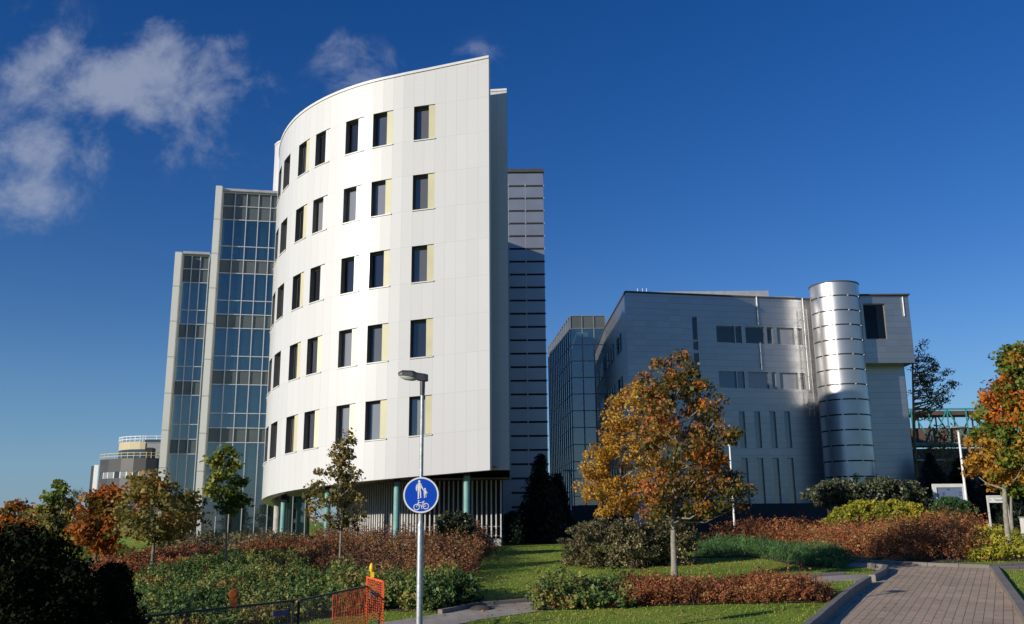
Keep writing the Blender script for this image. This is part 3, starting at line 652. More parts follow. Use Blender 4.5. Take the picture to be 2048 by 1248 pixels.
# ------------------------------------------------------------------ glass tower, two bays between pale fins
gt = thing('glass_building', 'stepped glass-fronted office wing with pale vertical fins beside the white curved building', 'building', (-19, 58, 1.2))
GA = R(10.7); ca, sa = math.cos(GA), math.sin(GA)
def gp(t, z, off=0.): return (-19.34 + t * ca + off * -sa * -1 * -1, 58 + t * sa + off * ca, z)   # off > 0 goes into the building
def bay(t0, ncols, cw, base, tops, ztall, topz, name):
    t1 = t0 + ncols * cw
    zs = []   # (z0, z1, kind)
    z = ztall; zs.append((z, topz, 'top'))
    while z - 3.7 > base + 2.6:
        zs.append((z - 1.85, z, 'tall')); zs.append((z - 2.78, z - 1.85, 'short')); zs.append((z - 3.7, z - 2.78, 'sp')); z -= 3.7
    zs.append((base, z, 'ground'))
    for c in range(ncols):
        ta, tb = t0 + c * cw, t0 + (c + 1) * cw
        i = 0
        while i < len(zs):
            a, b, k = zs[i]
            if k == 'top':
                mid = (a + b) / 2
                m = MB(); m.face([gp(ta, a), gp(tb, a), gp(tb, b), gp(ta, b)]); m.build('spandrel_panel', M['spandrel'], gt)
            elif k == 'sp':
                m = MB(); m.face([gp(ta, a), gp(tb, a), gp(tb, b), gp(ta, b)]); m.build('spandrel_panel', M['spandrel'], gt)
            elif k == 'tall':
                q = random.uniform(-.006, .006); q2 = random.uniform(-.006, .006)
                m = MB(); m.face([gp(ta, a, q), gp(tb, a), gp(tb, b, q2), gp(ta, b)]); s2 = zs[i + 1]; m.face([gp(ta, s2[0]), gp(tb, s2[0], q), gp(tb, s2[1]), gp(ta, s2[1], q2)]); m.build('window', M['glass_teal'], gt)
            elif k == 'ground':
                m = MB(); m.face([gp(ta, a), gp(tb, a), gp(tb, b), gp(ta, b)]); m.build('window', M['glass_teal'], gt)
            i += 1
    fr = MB()
    for c in range(ncols + 1): fr.box(gp(t0 + c * cw, (base + topz) / 2, -.03), (.048, .12, topz - base), GA)
    lines = sorted(set([z_ for q in zs for z_ in q[:2]] + [(ztall + topz) / 2]))
    for z_ in lines: fr.box(gp((t0 + t1) / 2, z_, -.028), (t1 - t0, .10, .048), GA)
    fr.build('curtain_wall_frame', M['mullion'], gt)
    it = MB()
    for q in zs:
        if q[2] == 'sp': it.box(gp((t0 + t1) / 2, (q[0] + q[1]) / 2, 3.4), (t1 - t0 - .1, 6.4, .8), GA, 1)
    it.box(gp((t0 + t1) / 2, (base + topz) / 2, 6.9), (t1 - t0, .2, topz - base), GA, 0)
    for e in (t0, t1): it.box(gp(e, (base + topz) / 2, 4.), (.2, 7, topz - base - .1), GA, 0)
    for c in (1, 3): it.box(gp(t0 + c * cw * 1.1, (base + topz) / 2, 1.6), (.45, .45, topz - base - .1), GA, 1)
    it.box(gp((t0 + t1) / 2, topz - .05, 3.6), (t1 - t0, 7, .2), GA, 1)
    it.build('interior', [M['interior'], M['slab']], gt)
    MB().box(gp((t0 + t1) / 2, topz + .13, 3.3), (t1 - t0 + .05, 7.2, .16), GA).build('roof', M['zinc'], gt)
CWB = .775
bay(0.02, 8, CWB, 1.2, None, 22.05, 23.95, 'a')
z2 = at(366, 564, 57.5)[2]
tl = (at(367, 510, 57.5)[0] + 19.34) / ca
bay(tl, 3, (-.62 - tl) / 3, 1.0, None, z2, at(424, 513, 57.9)[2], 'b')
for t_, zb, ztp, nm in [(-.22, at(397, 1020, 57.6)[2], at(437, 374, 57.6)[2], 'fin'), (tl - .24, 1.0, at(358, 504, 57.)[2], 'fin')]:
    f = MB(); w2, dp = .40, .75
    c0 = Vector(gp(t_ - .2, 0, -dp + .1)); ex = Vector((ca, sa, 0)) * w2; ey = Vector((-sa, ca, 0)) * (dp + .2)
    A = [c0, c0 + ex, c0 + ex + ey, c0 + ey]; nseg = int((ztp - zb) / 2.6) + 1
    for i in range(4):
        p, q = A[i], A[(i + 1) % 4]; f.face([(p.x, p.y, zb), (q.x, q.y, zb), (q.x, q.y, ztp), (p.x, p.y, ztp)], 0, [(.5, 0), (.5, 0), (.5, nseg), (.5, nseg)])
    f.face([(p.x, p.y, ztp) for p in A], 0, [(.5, .5)] * 4); f.face([(p.x, p.y, zb) for p in A[::-1]], 0, [(.5, .5)] * 4)
    f.build('fin', M['fin'], gt, fix=True)
    if zb > 2: MB().box((c0.x + .25, c0.y + .55, (zb + 1) / 2), (.28, .5, zb - 1)).build('fin_post', M['galv'], gt)

# ------------------------------------------------------------------ louvred metal tower behind the white building
TY = 61.2
xa = at(985, 700, TY)[0]; xb = (at(1088, 341, TY)[0] + at(1095, 1000, TY)[0]) / 2 ; zt_ = at(1050, 339, TY)[2]
lt = thing('stair_tower', 'square grey metal stair tower with rows of dark horizontal slots behind the white building', 'building', ((xa + xb) / 2, TY, 1.2))
m = MB(); sl_ = MB(); cl_ = MB(); pitch_ = .93; z = zt_ - .25; k = 0
m.prism([(xa, TY), (xb, TY), (xb, TY + 4.5), (xa, TY + 4.5)], 1.0, zt_ - .25); MB().box(((xa + xb) / 2, TY + 2.2, zt_ - .12), (xb - xa + .1, 4.7, .24)).build('parapet_cap', M['darkcap'], lt)
m.build('metal_wall', M['tower_metal'], lt, fix=True)
pj = [at(q, 700, TY)[0] for q in (1013, 1020, 1055, 1091)]; seg = [(xa + .1, pj[1] - .06), (pj[1] + .02, pj[2] - .06), (pj[2] + .02, xb - .02)]
zs_ = zt_ - .25 - 1.0
while zs_ > 3.0:
    for a, b in seg[1:] if zs_ < 9 else seg: MB().box(((a + b) / 2, TY - .004, zs_), (b - a, .03, .13)).box((b + .04, TY - .03, zs_), (.07, .06, .10), mi=1).build('slot', [M['slot'], M['zinc']], lt)
    zs_ -= pitch_
st_ = MB()
for q in (pj[1] - .02, pj[2] - .02): st_.box((q, TY - .004, (zt_ + 2) / 2), (.03, .02, zt_ - 4))
st_.build('panel_seam', M['zinc'], lt)

# ------------------------------------------------------------------ metal clad building on the right
mb = thing('metal_clad_building', 'low grey metal-clad office building with a round slotted drum and a jutting upper box', 'building', (20, 76, 1.25))
X0 = 9.37; FY = lambda x: 73 + (x - X0) * .2; FZ = 20.5; fl = math.hypot(1, .2)
def fpix(px, py):                                  # sight line meets the facade plane
    d = ray(px, py); Y = (73 - X0 * .2) / (1 - .2 * d[0]); return (d[0] * Y, CH + d[2] * Y)
def facade_wall(openings, x0, x1, z0, z1, P, uvs=(1., .52), depth=.18):
    xs_ = sorted({x0, x1} | {v for o in openings for v in (o[0], o[1])}); zs2 = sorted({z0, z1} | {v for o in openings for v in (o[2], o[3])}); m = MB()
    for i in range(len(xs_) - 1):
        for j in range(len(zs2) - 1):
            a, b, c, d = xs_[i], xs_[i + 1], zs2[j], zs2[j + 1]
            if any(o[0] - 1e-6 <= a and b <= o[1] + 1e-6 and o[2] - 1e-6 <= c and d <= o[3] + 1e-6 for o in openings): continue
            m.face([P(a, c), P(b, c), P(b, d), P(a, d)], 0, [(a / uvs[0], c / uvs[1]), (b / uvs[0], c / uvs[1]), (b / uvs[0], d / uvs[1]), (a / uvs[0], d / uvs[1])])
    return m
def facade_window(o, P, parent, pane, depth=.18, fr=.06, mull=None):
    a, b, c, d = o; m = MB()
    q = [(a, c), (b, c), (b, d), (a, d)]
    for i in range(4):
        p, r_ = q[i], q[(i + 1) % 4]; m.face([P(*p), P(*r_), P(*r_, depth), P(*p, depth)], 0)
    dd = depth - .04
    for (x_, y_, z_, w_) in ((a, a + fr, c, d), (b - fr, b, c, d), (a, b, c, c + fr), (a, b, d - fr, d)): m.face([P(x_, z_, dd), P(y_, z_, dd), P(y_, w_, dd), P(x_, w_, dd)], 1)
    wo = m.build('window', [M['reveal'], M['zinc']], parent)
    p = MB(); p.face([P(a, c, depth), P(b, c, depth), P(b, d, depth), P(a, d, depth)]); p.build('pane', pane, wo); return wo
FP = lambda x, z, off=0.: (x - off * .196, FY(x) + off * .98, z)
ops = []
def op(x0, x1, y0, y1): a = fpix(x0, (y0 + y1) / 2); b = fpix(x1, (y0 + y1) / 2); t_ = fpix((x0 + x1) / 2, y0)[1]; u_ = fpix((x0 + x1) / 2, y1)[1]; return (a[0], b[0], u_, t_)
for a, b in [(1433, 1469), (1471, 1483), (1491, 1529), (1534, 1546), (1554, 1588), (1594, 1604)]:
    o = op(a, b, 652, 683); ops.append((o[0], o[1], 16.55, 18.0))
for a, b in [(1438, 1473), (1475, 1489), (1497, 1538), (1544, 1553), (1560, 1596), (1601, 1610)]:
    o = op(a, b, 744, 775); ops.append((o[0], o[1], 12.75, 14.15))
sx = fpix(1387, 700)[0]
for y0, y1 in [(634, 680), (683, 700), (706, 726), (730, 795)]: o = op(1387, 1396, y0, y1); ops.append((sx, sx + .42, o[2], o[3]))
for px in (1479, 1510, 1541, 1570):
    o = op(px, px + 12, 823, 896); ops.append((o[0], o[0] + .52, o[2], o[3])); o2 = op(px + 6, px + 16, 916, 1010); ops.append((o[0], o[0] + .52, o2[2], o2[3]))
ops = [(a, b, round(c, 3), round(d, 3)) for a, b, c, d in ops]
XR = 31.0
facade_wall(ops, X0, 27.2, 1.0, FZ, FP).build('front_wall', M['metal'], mb)
for i, o in enumerate(ops): facade_window(o, FP, mb, M['pane_light'] if 12 > i and i in (4, 5, 8, 10) else M['pane'])
# side wall going back
SP = lambda y, z, off=0.: (X0 - (y - 73) * .02 + off, y, z)
so_ = []
for z_ in (16.3, 12.6, 8.9, 5.2):
    for y_ in (76.5, 78.2, 81.5, 83.2, 84.9, 88.0, 89.7, 93, 95): so_.append((y_, y_ + 1.2, z_, z_ + 1.5))
sw = facade_wall([], 73, 108, 1.0, FZ, SP); sw.build('side_wall', M['metal'], mb)
for o in so_:
    wm = MB(); a, b, c, d = o; wm.box((X0 - ((a + b) / 2 - 73) * .02 - .03, (a + b) / 2, (c + d) / 2), (.06, b - a, d - c)); wm.build('window', M['pane'], mb)
top = MB(); top.prism([(X0 - .06, 72.94), (27.2, FY(27.2) - .06), (27.2, 108), (X0 - .75, 108)], FZ + .003, FZ + .16); top.build('roof_edge', M['darkcap'], mb, fix=True)
# right hand block: upper box on a set back shaft
bx0, bx1 = at(1700, 600, 74.4)[0], at(1817, 588, 74.4)[0]; bz = at(1820, 725, 74.4)[2]; BP = lambda x, z, off=0.: (x, 74.4 + (x - bx0) * .03 + off, z)
gw = (at(1729, 640, 74.4)[0], at(1773, 640, 74.4)[0], at(1750, 678, 74.4)[2], at(1750, 607, 74.4)[2])
facade_wall([gw], bx0, bx1, bz, FZ - .1, BP).build('upper_box_wall', M['metal'], mb)
facade_window(gw, BP, mb, M['pane_dark'], .25)
bb = MB(); bb.face([BP(bx1, bz), (bx1, 84, bz), (bx1, 84, FZ - .1), BP(bx1, FZ - .1)], 0, [(0, bz / .52), (9, bz / .52), (9, FZ / .52), (0, FZ / .52)])
bb.face([BP(bx0, bz), (bx0, 84, bz), (bx1, 84, bz), BP(bx1, bz)], 0, [(.5, .5)] * 4); bb.face([BP(bx0, FZ - .1), BP(bx1, FZ - .1), (bx1, 84, FZ - .1), (bx0, 84, FZ - .1)], 0, [(.5, .5)] * 4); bb.build('upper_box_side', M['metal'], mb)
MB().box(((bx0 + bx1) / 2, 79.2, FZ - .03), (bx1 - bx0 + .1, 9.9, .12)).build('box_roof_edge', M['darkcap'], mb)
sx1 = at(1832, 960, 76.2)[0]; SHP = lambda x, z, off=0.: (x, 76.2 + off, z)
facade_wall([], 26.5, sx1, 1.0, bz + .3, SHP).build('lower_shaft_wall', M['metal'], mb)
MB().box((sx1 - .02, 80, (bz + 1) / 2), (.04, 7.6, bz - 1)).build('shaft_side_wall', M['metal'], mb)
# the drum
DY = 74.6; da = at(1620, 600, DY); db = at(1714, 600, DY); dr = (db[0] - da[0]) / 2 ; dcx = (da[0] + db[0]) / 2 + .1; dz = at(1667, 563, DY - dr)[2]
drum = MB(); nd = 48; zr = dz; k = 0; ph = (dz - 3.0) / 16.6
sd = MB(); cp = MB()
drum.lathe((dcx, DY, 0), [(dr, 1.0), (dr, dz)], nd); drum.build('drum_wall', M['metal_drum'], mb)
zr = dz - 1.15
while zr > 1.5:
    for s0 in range(-186, -6, 36):
        sd = MB()
        seg_ = [(dcx + (dr + .004) * math.cos(R(a)), DY + (dr + .004) * math.sin(R(a))) for a in np.linspace(s0 + 2, s0 + 33, 9)]
        for i in range(8):
            a, b = seg_[i], seg_[i + 1]; sd.face([(*a, zr - .055), (*b, zr - .055), (*b, zr + .055), (*a, zr + .055)])
        a = R(s0); sdp = (dcx + (dr + .02) * math.cos(a), DY + (dr + .02) * math.sin(a)); sd.box((*sdp, zr), (.07, .07, .10), a, mi=1); sd.build('slot', [M['slot'], M['zinc']], mb)
    zr -= 1.22
cap = MB(); cap.lathe((dcx, DY, dz), [(0, .10), (dr + .04, .10), (dr + .04, 0), (dr, 0)], nd, smooth=False); cap.build('drum_cap', M['darkcap'], mb)
ld = MB(); lx = dcx - dr - .35; ly = FY(lx) - .45
for q in (-.22, .22): ld.bar((lx + q, ly, 10.5), (lx + q, ly, 19.6), .05, .05)
zq = 10.8
while zq < 19.6: ld.bar((lx - .22, ly, zq), (lx + .22, ly, zq), .035, .035); zq += .3
zq = 11.5
while zq < 19.8:
    ld.bar((lx - .22, ly, zq), (lx - .22, FY(lx), zq), .04, .04); ld.tube([(lx + .32 * math.cos(a) , ly - .1 + .42 * math.sin(a), zq) for a in np.linspace(math.pi, 2 * math.pi, 8)], .02, 4, cap=False); zq += 1.2
ld.build('ladder', M['zinc'], mb)
for px, y0, y1 in [(1514, 594, 650), (1521, 685, 740), (1611, 597, 780)]:
    a = fpix(px, y0); b = fpix(px, y1); x_ = (a[0] + b[0]) / 2; MB().tube([FP(x_, a[1], -.08), FP(x_, b[1], -.08)], .05, 8).build('downpipe', M['whitepaint'], mb)
x_ = at(1806, 600, 74.4)[0]; MB().tube([(x_, 74.45, FZ - .2), (x_, 74.45, at(1806, 632, 74.4)[2])], .05, 8).build('downpipe', M['whitepaint'], mb)
rf = MB(); a = at(1300, 584, 80); b = at(1540, 584, 80); rf.box(((a[0] + b[0]) / 2, 86, (FZ + a[2]) / 2 + .1), (b[0] - a[0], 11, a[2] - FZ + .1)); a = at(1335, 590, 76.5); b = at(1590, 590, 76.5)
rf.box(((a[0] + b[0]) / 2 + .2, 79, FZ + .42), (b[0] - a[0], 3.5, .35)); rf.build('rooftop_plant', M['zinc'], mb)
for px in (1275, 1285, 1293): a = at(px, 577, 76); MB().tube([(a[0], 76, FZ), (a[0], 76, a[2])], .03, 6).build('vent_pipe', M['whitepaint'], mb)
MB().box(FP(15.0, 2.2, -.5), (20, .7, 2.4)).build('dark_plinth', M['dark'], mb)

# glass link between the towers
gl = thing('glass_atrium', 'dim glass atrium block behind the left side of the metal-clad building', 'building', (7, 88, 1.25))
gx0, gx1, gtop = at(1140, 632, 88)[0], 9.2, at(1160, 632, 88)[2]; nx = 3
fr = MB(); ex = at(1097, 700, 105)[0]
zsn = list(np.arange(1.2, gtop - .2, 1.62)) + [gtop]
for i in range(nx):
    a = gx0 + (gx1 - gx0) * i / nx; b = gx0 + (gx1 - gx0) * (i + 1) / nx
    for j in range(0, len(zsn) - 1, 2):
        j2 = min(j + 2, len(zsn) - 1)
        mm = MB(); mm.face([(a, 88, zsn[j]), (b, 88, zsn[j]), (b, 88, zsn[j2]), (a, 88, zsn[j2])]); mm.build('window', M['glass_teal'] if j2 < len(zsn) - 1 else M['spandrel'], gl)
for i in range(nx + 1): fr.box((gx0 + (gx1 - gx0) * i / nx, 87.97, (1.2 + gtop) / 2), (.10, .12, gtop - 1.2))
for z_ in zsn: fr.box(((gx0 + gx1) / 2, 87.975, z_), (gx1 - gx0, .09, .07))
ns = 12
for i in range(ns + 1):
    q = i / ns; fr.box((gx0 + (ex - gx0) * q - .03, 88 + 17 * q, (1.2 + gtop) / 2), (.09, .12, gtop - 1.2))
for z_ in zsn: fr.bar((gx0 - .02, 88, z_), (ex - .02, 105, z_), .06, .06)
fr.build('curtain_wall_frame', noisy('dull_mullion', (.20, .21, .23), .5, .3), gl)
sd_ = MB(); sd_.face([(gx0, 88, 1.2), (gx0, 88, gtop), (ex, 105, gtop), (ex, 105, 1.2)]); sd_.build('side_glazing', M['glass_teal'], gl)
it = MB()
for z_ in zsn[2::2]: it.box(((gx0 + gx1) / 2 + .3, 96, z_ - .3), (gx1 - gx0 - .8, 13, .5), 0, 1)
it.face([(gx1, 88.2, 1.2), (gx1, 105, 1.2), (gx1, 105, gtop), (gx1, 88.2, gtop)], 0); it.face([(ex, 105, 1.2), (gx1, 105, 1.2), (gx1, 105, gtop), (ex, 105, gtop)], 0)
it.face([(gx0, 88, gtop + .02), (gx1, 88, gtop + .02), (gx1, 105, gtop + .02), (ex, 105, gtop + .02)], 1); it.build('interior', [M['dark'], M['slab']], gl)
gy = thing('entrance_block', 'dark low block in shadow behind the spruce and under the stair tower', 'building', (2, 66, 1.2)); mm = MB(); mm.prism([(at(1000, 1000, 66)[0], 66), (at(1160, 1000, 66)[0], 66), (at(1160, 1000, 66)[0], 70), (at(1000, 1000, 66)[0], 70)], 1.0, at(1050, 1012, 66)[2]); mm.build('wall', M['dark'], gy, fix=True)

# ------------------------------------------------------------------ far building on the left
FYY = 200.; fb = thing('round_office_block', 'distant dark round-cornered office block with a pale yellow rooftop storey and railings', 'building', (at(270, 1000, FYY)[0], FYY, 1.25))
def arc(pxs, y0): return [(at(p, 950, y)[0], y) for p, y in zip(pxs, y0)]
plan = arc([198, 215, 240, 265, 290, 310, 322, 336], [203, 200.5, 198.6, 197.8, 197.8, 198.6, 200.5, 205])
zt1 = at(250, 917, 199)[2]; zb1 = 1.2
bandz = [(at(250, 943, 199)[2], at(250, 956, 199)[2]), (at(250, 976, 199)[2], at(250, 990, 199)[2])]
wm = MB(); zl_ = [zt1, bandz[0][0], bandz[0][1], bandz[1][0], bandz[1][1], zb1]
def wallseg(m, pl, z0, z1, mi=0):
    acc = 0
    for i in range(len(pl) - 1):
        L = math.dist(pl[i], pl[i + 1]); m.face([(*pl[i], z0), (*pl[i + 1], z0), (*pl[i + 1], z1), (*pl[i], z1)], mi, [(acc / 3, z0 / 1.8), ((acc + L) / 3, z0 / 1.8), ((acc + L) / 3, z1 / 1.8), (acc / 3, z1 / 1.8)]); acc += L
for a, b in ((0, 1), (2, 3), (4, 5)): wallseg(wm, plan, zl_[b], zl_[a])
wallseg(wm, [(x, y + .4) for x, y in plan], zb1, zt1 - .2); wm.face([(*p, zt1 - .01) for p in plan], 0, [(.5, .5)] * len(plan)); wm.build('dark_stone_wall', M['stone_dark'], fb)
for zh, zl2 in bandz:
    for i in range(14):
        q = i / 14 * (len(plan) - 1); q2 = (i + .86) / 14 * (len(plan) - 1)
        def pp_(q): j = min(int(q), len(plan) - 2); f = q - j; return (plan[j][0] + (plan[j + 1][0] - plan[j][0]) * f, plan[j][1] + (plan[j + 1][1] - plan[j][1]) * f + .15)
        a, b = pp_(q), pp_(q2); mm = MB(); mm.face([(*a, zl2), (*b, zl2), (*b, zh), (*a, zh)]); wo = mm.build('window', M['pane_light'] if i % 3 else M['pane'], fb)
        c_, d_ = pp_(q2), pp_(min(q2 + .09, len(plan) - 1)); mm = MB(); mm.face([(*c_, zl2), (*d_, zl2), (*d_, zh), (*c_, zh)]); mm.build('mullion', M['frame_white'], wo)
lw = arc([181, 188, 196], [206, 204, 203.4]); mm = MB(); wallseg(mm, lw, zb1, at(186, 931, 204)[2]); mm.build('side_wall', M['stone_dark'], fb)
mm = MB(); a, b = at(188, 940, 203), at(197, 940, 203); mm.face([(a[0], 202.9, 1.2), (b[0], 202.9, 1.2), (b[0], 202.9, at(190, 930, 203)[2]), (a[0], 202.9, at(190, 930, 203)[2])]); mm.build('pale_stair_wall', M['whitepaint'], fb)
pl2 = arc([233, 240, 255, 275, 286], [206, 204, 202.5, 202, 202]); z0, z1 = at(260, 915, 202)[2], at(260, 883, 202)[2]; mm = MB(); wallseg(mm, pl2, z0 + 1.8, z1); mm.build('rooftop_storey_wall', M['paleyellow'], fb)
mm = MB(); wallseg(mm, [(x, y + .1) for x, y in pl2], z0 - .3, z0 + 1.8); mm.build('rooftop_glazing', M['pane'], fb)
pl3 = arc([286, 330, 345], [202.2, 202.2, 202.2]); mm = MB(); wallseg(mm, pl3, z0 - .3, z1 - .3); mm.build('grey_rooftop_wall', M['greyroof'], fb)
mm = MB(); mm.box(((pl3[0][0] + pl3[1][0]) / 2, 202, z1 + .1), (pl3[1][0] - pl3[0][0], .6, .5)); mm.build('rooftop_fascia', M['dark'], fb)
mm = MB(); mm.box((at(298, 909, 202)[0], 201.9, z0 + .9), (1.6, .2, 2.4)); mm.build('doorway', M['slot'], fb)
for pl, zb_, mat in ((plan, zt1, 'paleyellow'), (pl2 + pl3[1:], z1, 'whitepaint')):
    mm = MB(); L = [(x, y - .1) for x, y in pl]
    for i in range(len(L) - 1):
        for hz in (.55, 1.15): mm.bar((*L[i], zb_ + hz), (*L[i + 1], zb_ + hz), .12, .12)
        for f in (0, .5): mm.bar((L[i][0] + (L[i + 1][0] - L[i][0]) * f, L[i][1] + (L[i + 1][1] - L[i][1]) * f, zb_), (L[i][0] + (L[i + 1][0] - L[i][0]) * f, L[i][1] + (L[i + 1][1] - L[i][1]) * f, zb_ + 1.3), .14, .14)
    mm.build('railing', M[mat], fb)

# ------------------------------------------------------------------ footbridge and brick wall at far right
BY = 112.; br = thing('truss_footbridge', 'teal steel truss footbridge high between trees at far right', 'bridge', (at(1900, 890, BY)[0], BY, at(1900, 893, BY)[2]))
zb_, zt2 = at(1900, 889, BY)[2], at(1900, 818, BY)[2]; xs2 = [at(p, 850, BY)[0] for p in (1790, 1825, 1861, 1897, 1935, 1972, 2010, 2048)]
for dy in (0, 3.2):
    mm = MB(); mm.bar((xs2[0], BY + dy, zb_), (xs2[-1], BY + dy, zb_), .22, .22); mm.bar((xs2[0], BY + dy, zt2), (xs2[-1], BY + dy, zt2), .18, .18)
    for i, x in enumerate(xs2):
        mm.bar((x, BY + dy, zb_), (x, BY + dy, zt2), .14, .14)
        if i < len(xs2) - 1: mm.bar((x, BY + dy, zt2 if i % 2 else zb_), (xs2[i + 1], BY + dy, zb_ if i % 2 else zt2), .12, .12)
    mm.build('truss', M['teal_steel'], br)
mm = MB(); mm.box(((xs2[0] + xs2[-1]) / 2, BY + 1.6, zb_ + .15), (xs2[-1] - xs2[0], 3.1, .25)); mm.build('deck', M['greyroof'], br)
mm = MB(); mm.box(((xs2[0] + xs2[-1]) / 2, BY + 1.6, zt2 - .45), (xs2[-1] - xs2[0], 2.9, .5)); mm.box(((xs2[0] + xs2[-1]) / 2, BY + 3.0, zb_ + 1.2), (xs2[-1] - xs2[0], .1, 2.2)); mm.build('canopy', M['brownwall'], br)
bw = thing('brick_wall_building', 'low dark brown building with a pale ledge under the teal footbridge', 'building', (at(1930, 950, 100)[0], 100, 1.25)); x0, x1 = at(1800, 900, 100)[0], at(2100, 900, 100)[0]
mm = MB(); mm.prism([(x0, 100), (x1, 100), (x1, 108), (x0, 108)], 1, at(1900, 897, 100)[2]); mm.build('wall', M['brownwall'], bw, fix=True)
mm = MB(); mm.box(((x0 + x1) / 2, 99.8, at(1900, 920, 100)[2]), (x1 - x0, .5, .2)); mm.build('ledge', M['concrete'], bw)
# ------------------------------------------------------------------ lamp post, road sign
LX, LY = at(842, 990, 17.2)[0], 17.2
lp = thing('lamp_post', 'galvanised steel lamp post with a dark angular head, before the white building', 'lamp post', (LX, LY, 0))
zs1 = at(842, 1048, LY)[2]; ztp = at(846, 762, LY)[2]
MB().lathe((LX, LY, 0), [(.060, -.1), (.059, zs1 - .02), (.05, zs1 + .02), (.042, zs1 + .05)], 20).build('pole_base', M['galv'], lp)
MB().lathe((LX, LY, 0), [(.039, zs1), (.034, ztp - .25)], 16).build('pole', M['galv'], lp)
MB().lathe((LX, LY, 0), [(.046, ztp - .27), (.050, ztp - .05), (.05, ztp + .02)], 16).build('spigot', M['lampgrey'], lp)
hx0, hx1 = at(797, 750, LY)[0], at(856, 750, LY)[0]
hm = MB(); sec = [(hx1, .055, .0, .12), (hx1 - .06, .075, -.005, .135), (LX - .1, .10, .02, .155), (hx0 + .28, .13, .07, .19), (hx0 + .08, .12, .105, .20), (hx0, .09, .115, .16)]
vs = []; fs = []
for i, (x, hw, z0, z1) in enumerate(sec):
    for (dy, z) in ((-hw, z0), (-hw, z1 - .045), (-hw * .7, z1), (hw * .7, z1), (hw, z1 - .045), (hw, z0)): vs.append((x, LY + dy, ztp + z))
for i in range(len(sec) - 1):
    for k in range(6): fs.append((i * 6 + k, i * 6 + (k + 1) % 6, i * 6 + 6 + (k + 1) % 6, i * 6 + 6 + k))
fs += [tuple(range(6))[::-1], tuple(range(len(vs) - 6, len(vs)))]
hd = hm.raw(vs, fs).build('lamp_head', M['lampgrey'], lp, fix=True)
gb = MB(); n = 14; vs = []; fs = []
for j in range(5):
    q = j / 4
    for k in range(n):
        a = 2 * math.pi * k / n; r_ = math.cos(q * 1.45)
        x = hx0 + .2 + .19 * r_ * math.cos(a); vs.append((x, LY + .105 * r_ * math.sin(a), ztp + .095 - .14 * (x - hx0 - .2) - .085 * math.sin(q * 1.57)))
for j in range(4):
    for k in range(n): fs.append((j * n + k, j * n + (k + 1) % n, j * n + n + (k + 1) % n, j * n + n + k))
fs.append(tuple(range(4 * n, 5 * n))); gb.raw(vs, fs, 0, True).build('glass_bowl', M['lampglass'], hd, fix=True)
# the round blue sign
SR = .325; sc = at(842, 990, LY - .085); RS = R(4.5)
rs = thing('road_sign', 'round blue sign with a white adult, child and bicycle, fixed to the lamp post', 'road sign', sc)
yaw = R(4)
def sp3(x, z, off=0.):
    xr = x * math.cos(RS) - z * math.sin(RS); zr = x * math.sin(RS) + z * math.cos(RS); return (sc[0] + xr * math.cos(yaw), sc[1] + xr * math.sin(yaw) - off, sc[2] + zr)
def disc(r0, r1, off, mat, name, th=0.):
    m = MB(); n = 64
    for k in range(n):
        a, b = 2 * math.pi * k / n, 2 * math.pi * (k + 1) / n
        m.face([sp3(r0 * math.cos(a), r0 * math.sin(a), off), sp3(r0 * math.cos(b), r0 * math.sin(b), off), sp3(r1 * math.cos(b), r1 * math.sin(b), off), sp3(r1 * math.cos(a), r1 * math.sin(a), off)])
        if th: m.face([sp3(r1 * math.cos(a), r1 * math.sin(a), off), sp3(r1 * math.cos(b), r1 * math.sin(b), off), sp3(r1 * math.cos(b), r1 * math.sin(b), off - th), sp3(r1 * math.cos(a), r1 * math.sin(a), off - th)])
    if th: m.face([sp3(r1 * math.cos(2 * math.pi * k / n), r1 * math.sin(2 * math.pi * k / n), off - th) for k in range(n)])
    return m.build(name, mat, rs)
disc(.001, SR, 0, M['signblue'], 'plate', .012); disc(SR - .028, SR, .003, M['signwhite'], 'white_rim')
px2 = lambda x, y: ((x - 585) / 13.87 * 17.1 / F, -(y - 558) / 13.87 * 17.1 / F)    # enlarged sign picture -> metres
def flat(polys, name, o=.004):
    m = MB()
    for p in polys: m.face([sp3(*rot(*px2(*q)), o) for q in p])
    return m.build(name, M['signwhite'], rs)
def rot(x, z): c_, s_ = math.cos(-RS), math.sin(-RS); return x * c_ - z * s_, x * s_ + z * c_
def circ(cx, cy, rx, ry, n=18): return [(cx + rx * math.cos(2 * math.pi * k / n), cy + ry * math.sin(2 * math.pi * k / n)) for k in range(n)]
flat([circ(533, 197, 32, 36), [(500, 236), (570, 236), (596, 262), (596, 330), (576, 400), (574, 430), (492, 430), (488, 380), (474, 330), (478, 258)],
      [(478, 258), (500, 236), (500, 300), (480, 355), (476, 400), (478, 440), (462, 458), (446, 425), (440, 360), (452, 300)],
      [(570, 236), (590, 248), (612, 320), (650, 400), (668, 440), (652, 456), (600, 372), (574, 330)],
      [(492, 425), (540, 425), (532, 640), (536, 668), (484, 650), (502, 630)], [(545, 425), (578, 425), (590, 520), (588, 600), (600, 622), (556, 640), (562, 610), (556, 520)]], 'adult_symbol')
flat([circ(690, 398, 26, 28), [(664, 432), (722, 430), (730, 470), (724, 520), (656, 520), (660, 470)], [(722, 432), (742, 470), (762, 500), (752, 520), (736, 500), (716, 470)],
      [(650, 432), (668, 436), (662, 470), (646, 450)], [(658, 515), (694, 515), (690, 600), (694, 634), (664, 636), (670, 600)], [(700, 515), (730, 515), (726, 580), (736, 612), (708, 620), (712, 580)]], 'child_symbol')
bm_ = MB()
